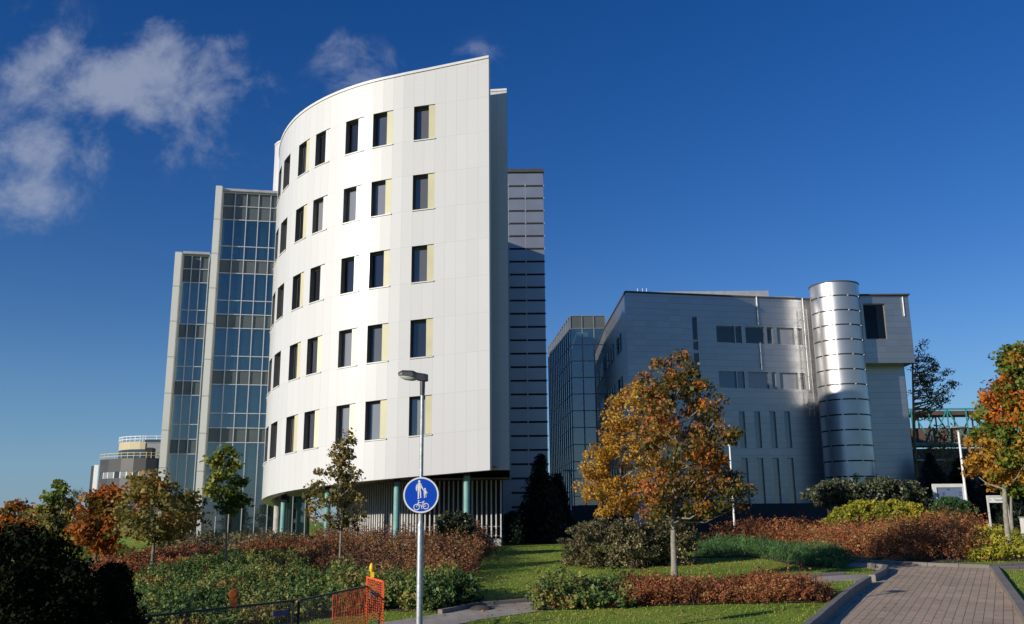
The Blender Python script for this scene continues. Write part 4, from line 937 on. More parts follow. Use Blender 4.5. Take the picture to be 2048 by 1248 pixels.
def ring(cx, cy, ro, ri, n=28):
    for k in range(n):
        a, b = 2 * math.pi * k / n, 2 * math.pi * (k + 1) / n
        q = [(cx + ro * math.cos(a), cy + ro * math.sin(a)), (cx + ro * math.cos(b), cy + ro * math.sin(b)), (cx + ri * math.cos(b), cy + ri * math.sin(b)), (cx + ri * math.cos(a), cy + ri * math.sin(a))]
        bm_.face([sp3(*rot(*px2(*p)), .004) for p in q])
def stroke(a, b, w, o=.0046):
    dx, dy = b[0] - a[0], b[1] - a[1]; L = math.hypot(dx, dy); nx_, ny_ = -dy / L * w / 2, dx / L * w / 2
    bm_.face([sp3(*rot(*px2(*p)), o) for p in [(a[0] + nx_, a[1] + ny_), (b[0] + nx_, b[1] + ny_), (b[0] - nx_, b[1] - ny_), (a[0] - nx_, a[1] - ny_)]])
ring(470, 878, 84, 64); ring(720, 856, 84, 64)
for i, (a, b, w_) in enumerate([((470, 878), (518, 740), 17), ((518, 740), (520, 706), 15), ((496, 708), (552, 706), 13), ((515, 762), (655, 752), 16), ((512, 775), (600, 862), 16), ((600, 862), (662, 730), 15), ((632, 728), (688, 726), 16), ((655, 752), (720, 856), 13), ((605, 862), (720, 862), 13), ((600, 850), (618, 930), 17)]): stroke(a, b, w_, .0046 + i * .0002)
bm_.build('bicycle_symbol', M['signwhite'], rs)
MB().box((sc[0], sc[1] + .035, sc[2] + .12), (.12, .04, .04)).build('bracket', M['galv'], rs); MB().box((sc[0], sc[1] + .035, sc[2] - .12), (.12, .04, .04)).build('bracket', M['galv'], rs)

# white lamp posts and others
def park_lamp(base, topy, label, Y=None, hat=.42, r=.055, leanpx=0):
    b = gnd(*base) if Y is None else (at(*base, Y)[0], Y, hgt(0, Y)); t = thing('park_lamp', label, 'lamp post', b, 'white park lamps'); z = at(base[0] - leanpx, topy, b[1])[2]
    MB().lathe((b[0], b[1], 0), [(r * 1.3, b[2] - .1), (r, b[2] + 1.0), (r * .8, z - .35)], 12).build('pole', M['whitepaint'], t)
    MB().lathe((b[0], b[1], z), [(.045, -.36), (.10, -.30), (.11, -.14), (.05, -.10)], 14).build('lantern', M['lampglass'], t)
    MB().lathe((b[0], b[1], z), [(0, 0), (hat * .5, -.04), (hat, -.11), (hat, -.125), (.05, -.09)], 24).build('lamp_hat', M['zinc'], t); return t
park_lamp((1471, 1083), 880, 'white lamp post rising behind the big autumn maple, in front of the metal building', leanpx=-2)
park_lamp((1934, 1012), 852, 'white lamp post with a flat hat in front of the grey map board', Y=52, leanpx=20, hat=.55, r=.075)
park_lamp((1143, 1080), 938, 'small dim lamp post with a pale hat between the spruce and the golden tree', Y=60, hat=.5)
# ------------------------------------------------------------------ map board, direction sign
Y = 54.; a, b = at(1864, 968, Y), at(1930, 966, Y); z1 = a[2]; z0 = hgt(0, Y)
mbd = thing('map_board', 'wide grey-framed site map board beyond the red shrubs', 'information board', ((a[0] + b[0]) / 2, Y, z0)); fw = .2
m = MB(); m.box((a[0] + fw / 2, Y, (z1 + z0) / 2), (fw, .14, z1 - z0)); m.box((b[0] - fw / 2, Y, (z1 + z0) / 2), (fw, .14, z1 - z0)); m.box(((a[0] + b[0]) / 2, Y, z1 - fw / 2), (b[0] - a[0] - 2 * fw, .14, fw)); m.build('frame', M['frame_white'], mbd)
m, nt_, out_ = newmat('shaded_map_face'); pb_ = pbsdf(nt_, out_, (.13, .17, .27), .3)  # face colour darkened and blued to carry the shade on the board
M['mapface'] = m; MB().box(((a[0] + b[0]) / 2, Y + .02, (z1 + z0) / 2 + .2), (b[0] - a[0] - 2 * fw, .05, z1 - z0 - fw - .4)).build('map_panel', M['mapface'], mbd)
mk = MB()
for (x, z, w_, h_) in [(-.35, -.55, .14, .12), (-.05, -.32, .16, .1), (.12, -1.0, .3, .16), (-.3, -1.05, .1, .14), (.62, -.5, .16, .06), (.62, -.65, .16, .05), (.62, -.9, .16, .05), (.62, -1.08, .14, .05), (-.75, -.4, .12, .05)]:
    mk.box(((a[0] + b[0]) / 2 + x, Y - .008, z1 + z), (w_, .004, h_))
mk.build('map_marks', noisy('map_ink', (.04, .07, .16), .4), mbd)
Y = 46.; a, b = at(1974, 991, Y), at(2011, 988, Y); z0 = hgt(0, Y); z1 = a[2]
ds = thing('direction_sign', 'small white-framed arrow sign on two legs under the right-hand maples', 'sign', ((a[0] + b[0]) / 2, Y, z0)); m = MB()
m.box((a[0], Y, (z0 + z1) / 2), (.07, .07, z1 - z0)); m.box((b[0], Y, (z0 + z1) / 2), (.07, .07, z1 - z0)); m.box(((a[0] + b[0]) / 2, Y, z1 - .035), (b[0] - a[0] - .07, .07, .07)); m.build('frame', M['frame_white'], ds)
MB().box(((a[0] + b[0]) / 2, Y, z1 - .22), (b[0] - a[0] - .07, .04, .26)).build('text_panel', M['signwhite'], ds)
def text(s, x, y, z, size, mat, parent, name):
    cu = bpy.data.curves.new('t', 'FONT'); cu.body = s; cu.size = size; cu.extrude = .002; ob = bpy.data.objects.new('t', cu); C.objects.link(ob)
    bpy.context.view_layer.update(); me = bpy.data.meshes.new_from_object(ob); bpy.data.objects.remove(ob); me.materials.clear(); me.materials.append(mat)
    o = bpy.data.objects.new(name, me); C.objects.link(o); o.parent = parent; o.rotation_euler = (math.pi / 2, 0, 0); o.location = Vector((x, y, z)) - parent_origin(parent); return o
text('TietoPin', a[0] + .30, Y - .024, z1 - .275, .17, M['black'], ds, 'lettering')
ar = MB(); ax, az, ay = a[0] + .08, z1 - .22, Y - .0235
ar.bar((ax, ay, az), (ax + .13, ay, az), .022, .003); ar.bar((ax, ay - .001, az), (ax + .055, ay - .001, az + .05), .022, .003); ar.bar((ax, ay - .002, az), (ax + .055, ay - .002, az - .05), .022, .003); ar.build('arrow', M['black'], ds)
# grey bollard post at right edge
b = at(2046, 1070, 40); th = thing('cabinet_post', 'grey box post cut by the right edge of the picture beside the yellow bushes', 'post', (b[0] + .1, 40, hgt(0, 40)))
m = MB(); m.box((b[0] + .22, 40, (hgt(0, 40) + at(2046, 1036, 40)[2]) / 2), (.4, .3, at(2046, 1036, 40)[2] - hgt(0, 40))); m.build('casing', M['frame_white'], th); MB().box((b[0] + .22, 40, at(2046, 1036, 40)[2] + .03), (.46, .36, .05)).build('lid', M['zinc'], th)
# ------------------------------------------------------------------ barrier fence
def fence_panel(A, B, label, h=1.0):
    t = thing('mesh_barrier', label, 'barrier', ((A[0] + B[0]) / 2, (A[1] + B[1]) / 2, 0), 'mesh barrier panels'); za, zb = hgt(*A), hgt(*B); m = MB()
    a0, a1, b0, b1 = Vector((*A, za + .05)), Vector((*A, za + h)), Vector((*B, zb + .05)), Vector((*B, zb + h))
    m.bar(a1, b1, .035, .035); m.bar(a0, b0, .03, .03); m.bar(a0 - Vector((0, 0, .05)), a1, .04, .04); m.bar(b0 - Vector((0, 0, .05)), b1, .04, .04); m.build('frame', M['black'], t)
    w_ = MB(); L = (b0 - a0).length; n = int(L / .055)
    for i in range(1, n): w_.bar(a0.lerp(b0, i / n), a1.lerp(b1, i / n), .0045, .0045)
    for j in range(1, 14): w_.bar(a0.lerp(a1, j / 14), b0.lerp(b1, j / 14), .0045, .0045)
    w_.build('wire_mesh', M['black'], t)
    return t
A0 = (at(60, 1240, 12.2)[0], 12.2); A1 = (at(592, 1190, 16.2)[0], 16.2); A2 = (at(760, 1158, 20.3)[0], 20.3)
p1 = (A1[0] - .03, A1[1] - .06)
b1_ = fence_panel(A0, p1, 'dark mesh barrier panel in front of the rose bushes, nearer the dark bush'); b2_ = fence_panel((A1[0] + .05, A1[1] + .02), A2, 'dark mesh barrier panel hung with orange netting at its right end')
def plate(px, py, Y, w_, h_, par):
    c = at(px, py, Y); MB().box((c[0], Y - .03, c[2]), (w_, .01, h_), R(58)).build('name_plate', M['purple'], par)
def onfence(A, B, px): 
    best = min((abs(at(px, 1200, A[1] + (B[1] - A[1]) * q)[0] - (A[0] + (B[0] - A[0]) * q)), q) for q in np.linspace(0, 1, 200)); q = best[1]; return Vector((A[0] + (B[0] - A[0]) * q, A[1] + (B[1] - A[1]) * q, 0))
q = onfence(A0, p1, 562); plate(562, 1226, q.y, .34, .09, b1_)
# orange net on the second panel plus a stiff orange-meshed stand at the end
q0 = onfence(A1, A2, 670); q1 = onfence(A1, A2, 736); net = thing('safety_net', 'bright orange plastic safety net draped on the mesh barrier', 'safety net', (q0.x, q0.y, 0)); nm = MB(); nv = 20; nh = 14
def NP(i, j): f = i / nv; g_ = j / nh; p = q0.lerp(q1, f); return (p.x - .03 + .006 * math.sin(i * 1.3 + j), p.y - .06 + .012 * math.sin(j * .9 + i * .4), .10 + .05 * (1 - f) * (1 - g_) + .86 * g_ + .015 * math.sin(i * .7) * (1 - g_))
for i in range(nv + 1):
    for j in range(nh):
        nm.bar(NP(i, j), NP(i, j + 1), .014 if i in (0,) else .007, .006)
for j in range(nh + 1):
    for i in range(nv): nm.bar(NP(i, j), NP(i + 1, j), .016 if j in (0, nh) else .012, .006)
nm.build('netting', M['orange_net'], net)
SY = 19.2; e0, e1 = at(734, 1160, SY + .3), at(767, 1160, SY - .15); zt0, zt1_ = at(734, 1153, SY + .3)[2], at(766, 1163, SY - .15)[2]
stn = thing('barrier_stand', 'orange barrier stand with netting, a small violet plate and a clear lower panel', 'barrier', ((e0[0] + e1[0]) / 2, SY, 0)); m = MB()
m.bar((e0[0], SY + .3, 0), (e0[0], SY + .3, zt0), .035, .035); m.bar((e1[0], SY - .15, -.02), (e1[0], SY - .15, zt1_), .04, .04); m.bar((e0[0], SY + .3, zt0 - .01), (e1[0], SY - .15, zt1_), .03, .03); m.bar((e0[0], SY + .3, .28), (e1[0], SY - .15, .1), .025, .025); m.build('frame', M['orange_net'], stn)
nn = MB()
def SPt(f, g_): return Vector((e0[0] + (e1[0] - e0[0]) * f, SY + .3 - .45 * f, .38 + (zt0 + (zt1_ - zt0) * f - .40) * g_)) + Vector((0, .02 * math.sin(g_ * 14 + f * 5), 0))
for i in range(9):
    for j in range(16): nn.bar(SPt(i / 8, j / 16), SPt(i / 8, (j + 1) / 16), .012, .005)
for j in range(17):
    for i in range(8): nn.bar(SPt(i / 8, j / 16), SPt((i + 1) / 8, j / 16), .014, .005)
nn.build('netting', M['orange_net'], stn)
c = at(747, 1187, SY + .05); MB().box((c[0], SY - .05, c[2]), (.13, .012, .09), R(-50)).build('name_plate', M['purple'], stn)
ft = MB(); ft.bar((e1[0] - .35, SY - .35, .04), (e1[0] + .3, SY + .1, .04), .07, .06); ft.bar((e0[0] - .2, SY + .1, .04), (e0[0] + .2, SY + .5, .04), .07, .06); ft.build('foot', M['black'], stn)
def warning_lamp(c, mat, lens, label, s=1.):
    t = thing('warning_lamp', label, 'warning lamp', c); MB().box((c[0], c[1], c[2] + .065 * s), (.11 * s, .07 * s, .13 * s), R(20)).build('battery_box', M[mat], t)
    l = MB(); n = 20; rr = .085 * s
    vs = [(c[0] + rr * k_ * math.cos(2 * math.pi * k / n) * math.cos(R(20)), c[1] + dy + rr * k_ * math.cos(2 * math.pi * k / n) * math.sin(R(20)), c[2] + .21 * s + rr * math.sin(2 * math.pi * k / n) * k_) for dy, k_ in ((-.035, .55), (-.025, .95), (.0, 1), (.025, .95), (.035, .55)) for k in range(n)]
    fs = [(j * n + k, j * n + (k + 1) % n, j * n + n + (k + 1) % n, j * n + n + k) for j in range(4) for k in range(n)] + [tuple(range(n))[::-1], tuple(range(4 * n, 5 * n))]
    l.raw(vs, fs, 0).build('lens', M[lens], t, fix=True); return t
q = onfence(A0, p1, 467); warning_lamp((q.x, q.y, 1.0), 'signwhite' if 0 else 'amber', 'amber', 'dull orange round warning lamp on top of the left mesh barrier', .95)
lc = at(743, 1153, SY + .1); yl = thing('yellow_beacon', 'bright yellow plastic beacon on top of the orange barrier stand', 'warning lamp', (lc[0], SY + .1, lc[2] - .02))
MB().box((lc[0] + .02, SY + .1, lc[2] + .035), (.075, .06, .11)).build('battery_box', M['yellow'], yl); MB().lathe((lc[0], SY + .1, lc[2] + .08), [(.03, 0), (.045, .04), (.05, .10), (.035, .16), (.012, .19)], 12).build('lens_hood', M['yellow'], yl)

# ------------------------------------------------------------------ trees
def maple_pick(c):
    return 0 if random.random() < .92 else 1
tree('maple_tree', 'large maple with olive and red autumn leaves on a pale straight trunk mid-lawn', (1352, 1166),
     [(708, 1358, 1374), (735, 1295, 1390), (760, 1275, 1395), (800, 1262, 1440), (850, 1270, 1470), (900, 1285, 1480), (950, 1275, 1490), (985, 1245, 1502), (1010, 1250, 1495), (1028, 1275, 1440), (1042, 1315, 1385)], 270, 60, .108, ['l_maple', 'l_orange'], .105, 'palebark', .36, pick=maple_pick, limbs=40, shell=.6)
tree('golden_tree', 'golden-leaved small tree behind the left side of the large maple', (1243, 1100),
     [(765, 1252, 1290), (800, 1222, 1320), (850, 1208, 1340), (900, 1172, 1345), (950, 1160, 1330), (985, 1152, 1310), (1010, 1175, 1295), (1028, 1200, 1260)], 230, 66, .11, 'l_gold', .07, 'bark', .40, limbs=30, shell=.55)
tree('green_sapling', 'green sapling with a bare slender trunk in front of the glass building', (450, 1148),
     [(898, 442, 464), (918, 420, 475), (950, 408, 488), (980, 410, 500), (1005, 418, 495), (1030, 432, 475)], 78, 36, .13, 'l_green', .045, 'palebark', .30, limbs=18)
tree('brown_sapling', 'thin brownish-leaved sapling with a tall leading shoot in front of the white building', (675, 1161),
     [(858, 698, 706), (885, 672, 708), (905, 650, 712), (940, 635, 722), (965, 615, 732), (1000, 607, 735), (1035, 612, 732), (1055, 640, 715)], 100, 30, .11, 'l_sap', .045, 'palebark', .26, limbs=24)
def half_pick(c): return 1 if random.random() < .14 else 0
tree('maple_tree', 'wide maple with olive and orange leaves left of the green sapling', (298, 1162),
     [(945, 268, 290), (958, 258, 345), (985, 232, 392), (1015, 212, 405), (1045, 215, 408), (1065, 232, 392), (1084, 262, 345)], 190, 28, .125, ['l_olive', 'l_orange'], .08, 'bark', .34, pick=half_pick, limbs=34)
tree('maple_tree', 'fiery orange-red maple left of the wide olive maple', (190, 1142),
     [(975, 195, 235), (1000, 165, 250), (1030, 155, 250), (1055, 150, 240), (1080, 160, 235), (1100, 180, 215)], 110, 42, .15, ['l_orange', 'l_olive'], .07, 'bark', .36, pick=lambda c: 1 if random.random() < .22 else 0, limbs=22)
tree('maple_tree', 'orange-leaved maple at the far left edge of the picture', (38, 1150), [(1003, 20, 50), (1020, 0, 75), (1045, -30, 95), (1075, -40, 90), (1100, -20, 70)], 95, 40, .17, ['l_orange', 'l_olive'], .07, 'bark', .42, pick=half_pick, limbs=18, Y=44)
tree('maple_tree', 'dark green pointed maple beside the far-left orange maple', (118, 1150), [(968, 112, 126), (990, 88, 135), (1020, 80, 150), (1050, 70, 165), (1080, 65, 165), (1105, 85, 150)], 120, 42, .17, ['l_green', 'l_olive'], .07, 'bark', .40, pick=lambda c: 1 if c[2] < 3.2 else 0, limbs=18, Y=40)
tree('pale_tree', 'thin pale leafless-looking tree behind the left maples', (152, 1100), [(982, 145, 155), (1010, 128, 175), (1050, 120, 185), (1080, 130, 180)], 60, 22, .16, 'l_birch', .06, 'palebark', .6, limbs=40, Y=70)
_o = at(1992, 800, 37); _g = at(1962, 945, 37)
def right_pick(c):
    if math.dist((c[0], c[2]), (_o[0], _o[2])) < 1.3: return 2 if random.random() < .6 else 0
    if math.dist((c[0], c[2]), (_g[0], _g[2])) < 1.3: return 1 if random.random() < .75 else 0
    return 1 if random.random() < .15 else 0
tree('maple_tree', 'tall green and orange maple cut by the right edge of the picture', (2010, 1030),
     [(690, 2020, 2045), (720, 2000, 2070), (760, 1985, 2120), (810, 1960, 2150), (860, 1935, 2170), (900, 1932, 2180), (935, 1942, 2160), (962, 1975, 2110), (982, 2010, 2070)], 330, 62, .16, ['l_green', 'l_gold', 'l_orange'], .12, 'palebark', .5, limbs=40, Y=37, shell=.6,
     pick=right_pick)
tree('maple_tree', 'second slim trunked maple just left behind the right-edge maple', (2024, 1030), [(890, 2010, 2060), (930, 2005, 2080), (965, 2012, 2080), (985, 2020, 2060)], 60, 40, .18, 'l_green', .10, 'palebark', .45, limbs=12, Y=42)
tree('pine_tree', 'tall sparse pine with orange bark right of the metal building', (1836, 1000), [(685, 1834, 1850), (710, 1822, 1862), (735, 1822, 1890), (765, 1820, 1912), (790, 1822, 1905), (815, 1824, 1885), (840, 1830, 1870)], 95, 26, .26, 'l_pine', .24, 'pinebark', .55, limbs=46, Y=84, aspect=.35, trunk_top=.95)
tree('thin_tree', 'bare twiggy tree below the pine in front of the footbridge', (1848, 1000), [(850, 1850, 1900), (880, 1840, 1935), (910, 1835, 1930), (940, 1840, 1900)], 60, 12, .2, 'l_sap', .12, 'pinebark', .8, limbs=55, Y=82)
# spruces
def spruce(base, top, hw, Y, label, name='spruce_tree', dens=1., mat='l_spruce', size=.30):
    x = at(base[0], 1000, Y)[0]; z0 = hgt(0, Y); zt = at(top[0], top[1], Y)[2]; W = hw / F * Y; t = thing(name, label, 'tree', (x, Y, z0), 'dark spruces'); P = []; D = []
    n = int(46 * dens); tr = MB(); tr.tube([(x, Y, z0 - .1), (x, Y, z0 + (zt - z0) * .5), (x, Y, zt)], [.14, .09, .02], 8)
    for i in range(n):
        q = i / n; z = z0 + .25 + (zt - z0 - .3) * q; r_ = W * (1 - q) ** .85 + .08
        for k in range(int(9 + 6 * (1 - q))):
            a = random.uniform(0, 2 * math.pi); rr = r_ * random.uniform(.75, 1.12); npt = int(26 * dens * (.3 + rr / W))
            e = Vector((x + rr * math.cos(a), Y + rr * math.sin(a), z - .22 * rr + random.uniform(-.1, .1)))
            if k % 4 == 0: tr.tube([(x, Y, z), e], [.02, .005], 4, cap=False)
            s = RNG.random(npt) ** .7
            pts = np.array([[x, Y, z]]) * (1 - s)[:, None] + np.array([list(e)]) * s[:, None] + RNG.normal(size=(npt, 3)) * [.09, .09, .06]; P.append(pts)
    tr.build('trunk', M['bark'], t); P = np.concatenate(P); V, Fq = leaves(P, size, .18, .1); npmesh('crown', V, Fq, M[mat], None, t); return t
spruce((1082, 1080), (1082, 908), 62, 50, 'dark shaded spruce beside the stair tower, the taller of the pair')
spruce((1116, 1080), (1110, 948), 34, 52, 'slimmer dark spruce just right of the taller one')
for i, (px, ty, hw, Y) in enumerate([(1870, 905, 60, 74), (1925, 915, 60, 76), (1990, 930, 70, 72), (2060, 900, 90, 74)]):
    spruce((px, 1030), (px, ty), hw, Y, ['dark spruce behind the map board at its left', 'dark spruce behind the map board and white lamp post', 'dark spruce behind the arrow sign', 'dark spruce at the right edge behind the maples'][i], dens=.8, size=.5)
# spruce added out of view on the left to throw shade over the dark bush
spruce((-2200, 1080), (-2200, 300), 900, 7.5, 'large unseen spruce added beyond the left edge to shade the dark bush', dens=.8, size=.3)
shrub('small_conifer', 'small bright green conifer tip poking out above the grey-green shrubs', (1713, 1010), [(948, 1711, 1715), (965, 1705, 1722), (985, 1702, 1725), (1010, 1700, 1728)], 40, 40, .14, 'l_juniper', Y=60, aspect=.3)

# ------------------------------------------------------------------ shrubs
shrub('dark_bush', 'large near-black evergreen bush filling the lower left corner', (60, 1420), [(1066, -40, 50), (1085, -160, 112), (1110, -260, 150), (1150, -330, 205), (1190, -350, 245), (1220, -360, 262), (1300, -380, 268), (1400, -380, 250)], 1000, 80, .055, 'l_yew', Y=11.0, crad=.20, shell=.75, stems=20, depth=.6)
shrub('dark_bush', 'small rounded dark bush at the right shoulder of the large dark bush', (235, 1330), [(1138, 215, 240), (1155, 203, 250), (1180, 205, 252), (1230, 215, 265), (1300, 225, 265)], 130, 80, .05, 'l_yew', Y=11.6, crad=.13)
shrub('round_shrub', 'big rounded grey-brown shrub between the lawn and the large maple', (1215, 1132), [(1040, 1190, 1260), (1055, 1145, 1300), (1075, 1122, 1315), (1100, 1115, 1320), (1122, 1120, 1315), (1134, 1140, 1310)], 330, 60, .085, 'l_olivebush', crad=.22, shell=.8, stems=14)
shrub('round_shrub', 'rounded brown-green shrub behind the trunk of the large maple', (1340, 1128), [(1043, 1305, 1350), (1058, 1275, 1385), (1080, 1268, 1395), (1110, 1275, 1395), (1128, 1290, 1390)], 230, 55, .085, 'l_olivebush', crad=.22, shell=.8, stems=10)
shrub('leafy_bush', 'grey-green leafy bush at the right end of the slatted screen', (915, 1085), [(1028, 885, 930), (1042, 872, 945), (1060, 870, 950), (1080, 880, 952)], 130, 50, .11, 'l_grey', crad=.22, Y=39)
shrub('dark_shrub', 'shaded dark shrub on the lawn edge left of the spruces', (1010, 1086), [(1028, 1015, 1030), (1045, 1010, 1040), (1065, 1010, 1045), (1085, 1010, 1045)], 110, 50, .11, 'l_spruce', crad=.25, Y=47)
shrub('leafy_bush', 'grey-green arching shrub left of the yellow dome, in front of the metal drum', (1660, 1030), [(962, 1650, 1700), (975, 1625, 1725), (992, 1605, 1735), (1008, 1620, 1730)], 150, 40, .15, 'l_grey', crad=.3, Y=52, stems=16)
shrub('leafy_bush', 'grey-green arching shrub behind the middle of the yellow dome', (1760, 1030), [(958, 1740, 1790), (972, 1710, 1810), (990, 1705, 1820), (1008, 1715, 1815)], 150, 40, .15, 'l_grey', crad=.3, Y=53, stems=16)
shrub('leafy_bush', 'grey-green arching shrub nearest the map board', (1820, 1035), [(965, 1795, 1830), (980, 1785, 1850), (1000, 1785, 1858), (1015, 1800, 1850)], 90, 40, .15, 'l_grey', crad=.28, Y=53.5, stems=12)
shrub('dome_shrub', 'low yellow-green dome of shrub above the red hedge', (1755, 1050), [(1004, 1720, 1800), (1014, 1680, 1845), (1028, 1650, 1868), (1045, 1640, 1870)], 380, 50, .11, 'l_yellow', crad=.24, Y=46, shell=.85, depth=.35)
shrub('juniper_bush', 'fresh green juniper bush at the foot of the map board', (1900, 1035), [(996, 1885, 1915), (1006, 1870, 1935), (1020, 1865, 1950), (1032, 1868, 1955)], 120, 60, .15, 'l_juniper', crad=.26, Y=50, aspect=.25)
# beds and hedges: masses nobody could count
bed('rose_ground_cover', [(225, 1275), (450, 1268), (640, 1236)], [(255, 1170), (450, 1120), (640, 1112)], .42, 90000, .072, 'l_rose', 'green rambling rose thicket on the bank behind the mesh barrier', 'ground cover', rough=.5, aspect=.7, twigs=120)
ho = MB()
for i in range(90):
    px, py = random.uniform(290, 700), random.uniform(1120, 1215); p = gnd(px, py); q = [(p[0] + .022 * math.cos(a) * math.cos(b_), p[1] + .022 * math.sin(a) * math.cos(b_), p[2] + .42 + random.uniform(-.02, .0) + .022 * math.sin(b_)) for b_ in (-1.2, 0, 1.2) for a in (0, 1.57, 3.14, 4.71)]
    ho.raw(q, [(j * 4 + k, j * 4 + (k + 1) % 4, j * 4 + 4 + (k + 1) % 4, j * 4 + 4 + k) for j in range(2) for k in range(4)] + [(0, 3, 2, 1), (8, 9, 10, 11)])
ho.build('rose_hips', M['hip'], bpy.data.objects['rose_ground_cover'])
bed('rose_bush_row', [(640, 1236), (760, 1222), (860, 1226), (955, 1210)], [(640, 1165), (740, 1180), (870, 1190), (935, 1185)], .60, 32000, .085, 'l_rose', 'taller rose bushes with yellow patches between the orange barrier and the lawn', 'rose bushes', rough=.4, aspect=.7, twigs=60)
bed('brown_red_hedge', [(600, 1132), (690, 1172), (860, 1188), (940, 1160), (968, 1112)], [(600, 1098), (720, 1086), (850, 1082), (930, 1082), (962, 1090)], .85, 85000, .075, 'l_redbush2', 'brown-red spirea bank below the slatted screen', 'hedge', rough=.45, twigs=260, aspect=.5, up=.05)
bed('orange_brown_bank', [(470, 1122), (560, 1118), (640, 1128)], [(480, 1098), (560, 1094), (640, 1096)], .5, 18000, .08, 'l_redbush', 'narrow orange-brown strip of shrubs above the roses', 'ground cover', rough=.4, twigs=60, up=.05)
bed('rust_ground_cover', [(110, 1195), (240, 1180), (345, 1150), (440, 1128)], [(200, 1120), (300, 1118), (370, 1112), (450, 1108)], .45, 26000, .08, 'l_redbush', 'rusty red ground cover under the left maples', 'ground cover', rough=.4, twigs=80, up=.05)
bed('olive_shrub_row', [(320, 1116), (480, 1112), (610, 1104)], [(320, 1098), (480, 1092), (600, 1084)], .55, 34000, .09, 'l_olivebush', 'mixed olive and plum shrubs along the foot of the glass building', 'shrubs', rough=.5, twigs=120)
bed('lime_grass_patch', [(60, 1150), (150, 1140), (265, 1126)], [(60, 1112), (150, 1104), (265, 1100)], .45, 7000, .16, 'l_lime', 'lime green tall grass behind the orange maple', 'grass', aspect=.2, up=.0, droop=(0, 0, 1))
bed('red_hedge', [(1418, 1092), (1540, 1092), (1700, 1116), (1790, 1122), (1880, 1126), (1955, 1124)], [(1425, 1074), (1560, 1074), (1700, 1074), (1850, 1074), (2000, 1074)], 1.12, 140000, .085, 'l_redbush', 'long bank of rust-red spirea along the far kerb of the driveway', 'hedge', rough=.3, twigs=420, aspect=.5, up=.05, hprof=[.85, .8, .75, .95, 1.1, 1.1])
bed('yellow_bush_row', [(1935, 1124), (2000, 1123), (2100, 1122)], [(1960, 1085), (2030, 1084), (2120, 1084)], .62, 24000, .095, 'l_yellow', 'yellow-green bushes at the right end of the red bank', 'bushes', rough=.35, twigs=80, aspect=.7)
bed('juniper_row', [(1388, 1116), (1500, 1114), (1600, 1132), (1690, 1138)], [(1395, 1096), (1520, 1096), (1640, 1112), (1695, 1120)], .52, 45000, .12, 'l_juniper', 'low feathery green juniper row edging the lawn before the red bank', 'ground cover', rough=.35, aspect=.14, up=-.1, droop=(.35, 0, .8))
bed('red_front_hedge', [(1205, 1216), (1350, 1212), (1500, 1208), (1655, 1206)], [(1215, 1192), (1350, 1188), (1500, 1182), (1650, 1184)], .46, 52000, .062, 'l_redbush', 'low red spirea hedge in the foreground beside the footpath', 'hedge', rough=.5, twigs=420, aspect=.5, up=.05, hprof=[.9, 1, 1.0, .85, 1.15, 1.05])
bed('rose_front_bush', [(1075, 1222), (1160, 1220), (1265, 1216)], [(1080, 1192), (1160, 1190), (1262, 1186)], .5, 17000, .08, 'l_rose', 'green rose bushes with red hips at the left end of the front red hedge', 'rose bushes', rough=.5, twigs=60, aspect=.7)
ho = MB()
for i in range(16):
    px, py = random.uniform(1085, 1255), random.uniform(1165, 1195); p = gnd(px, 1205); z = at(px, py, p[1] - .3)[2]
    q = [(p[0] + .02 * math.cos(a) * math.cos(b_), p[1] - .35 + .02 * math.sin(a) * math.cos(b_), z + .02 * math.sin(b_)) for b_ in (-1.2, 0, 1.2) for a in (0, 1.57, 3.14, 4.71)]
    ho.raw(q, [(j * 4 + k, j * 4 + (k + 1) % 4, j * 4 + 4 + (k + 1) % 4, j * 4 + 4 + k) for j in range(2) for k in range(4)] + [(0, 3, 2, 1), (8, 9, 10, 11)])
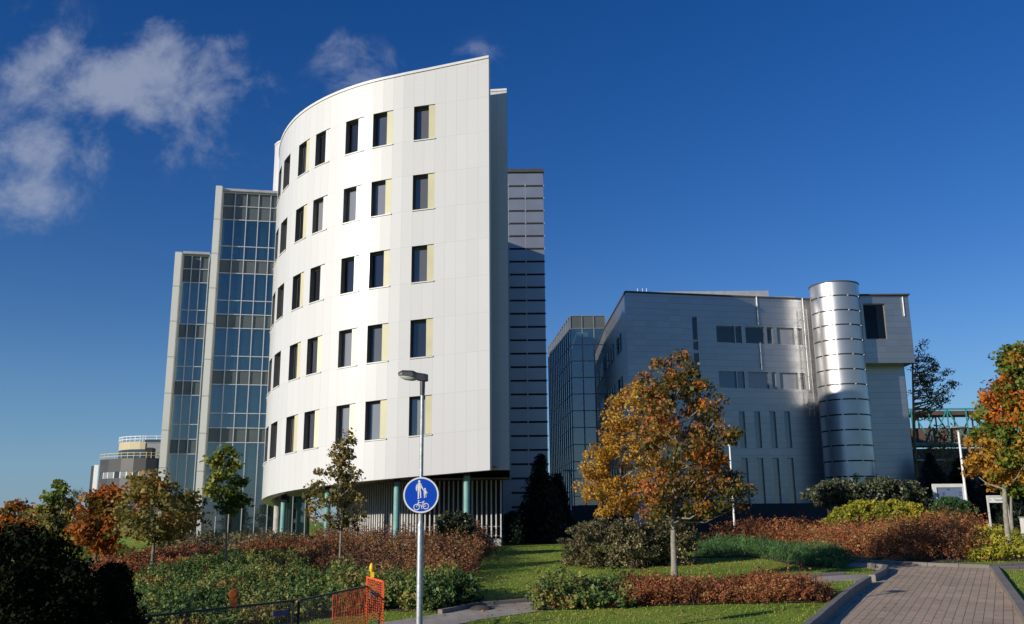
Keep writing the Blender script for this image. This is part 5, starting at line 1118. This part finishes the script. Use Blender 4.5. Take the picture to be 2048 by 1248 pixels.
ho.build('rose_hips', M['hip'], bpy.data.objects['rose_front_bush'])
bd = at(1640, 1195, 25)
# fallen leaves
P = []
for (px0, px1, py0, py1, n) in [(1120, 1400, 1118, 1140, 420), (1380, 1640, 1108, 1140, 320), (1540, 1680, 1132, 1142, 140), (700, 1650, 1100, 1245, 900), (1690, 2048, 1150, 1248, 60), (1780, 2040, 1118, 1134, 160)]:
    for i in range(n): g_ = gnd(random.uniform(px0, px1), random.uniform(py0, py1)); P.append((g_[0], g_[1], g_[2] + .03))
P = np.array(P); V, Fq = leaves(P, .07, .8, 2.0); tag(npmesh('fallen_leaves', V, Fq, M['l_fallen']), 'orange fallen leaves scattered on the lawn and under the shrubs', 'leaves', kind='stuff')
# grass blades on the nearer lawn
n = 110000; yy = 17 + RNG.random(n) ** 1.15 * 28; xx = (RNG.random(n) * 1.15 - .55) * yy * .95
def inpoly(x, y, poly):
    c = np.zeros(len(x), bool); j = len(poly) - 1
    for i in range(len(poly)):
        xi, yi = poly[i]; xj, yj = poly[j]
        c ^= ((yi > y) != (yj > y)) & (x < (xj - xi) * (y - yi) / (yj - yi + 1e-12) + xi); j = i
    return c
DP = [lk0] + left_kerb + nose + far_kerb + G([(2200, 1142), (2050, 1141)]) + right_kerb + [rk2]
keep = ~inpoly(xx, yy, DP) & ~inpoly(xx, yy, pt + pb) & (xx > -9); xx = xx[keep]; yy = yy[keep]
gz_ = np.array([hgt(0, y) for y in yy]); P = np.stack([xx, yy, gz_ + .018], 1); V, Fq = leaves(P, .065, .22, -.3, droop=(.1, 0, 1)); tag(npmesh('grass_blades', V, Fq, M['l_grass']), 'short mown grass of the lawn', 'grass', kind='stuff')
# flush stone by the kerb of the footpath
b = gnd(1000, 1214); p = gnd(962, 1219); rk = MB(); rk.lathe((p[0], p[1], p[2]), [(.0, .10), (.16, .09), (.26, .05), (.32, -.02)], 12); o = rk.build('boulder', M['soil']); tag(o, 'flat dark boulder at the edge of the footpath beside the rose bushes', 'boulder')
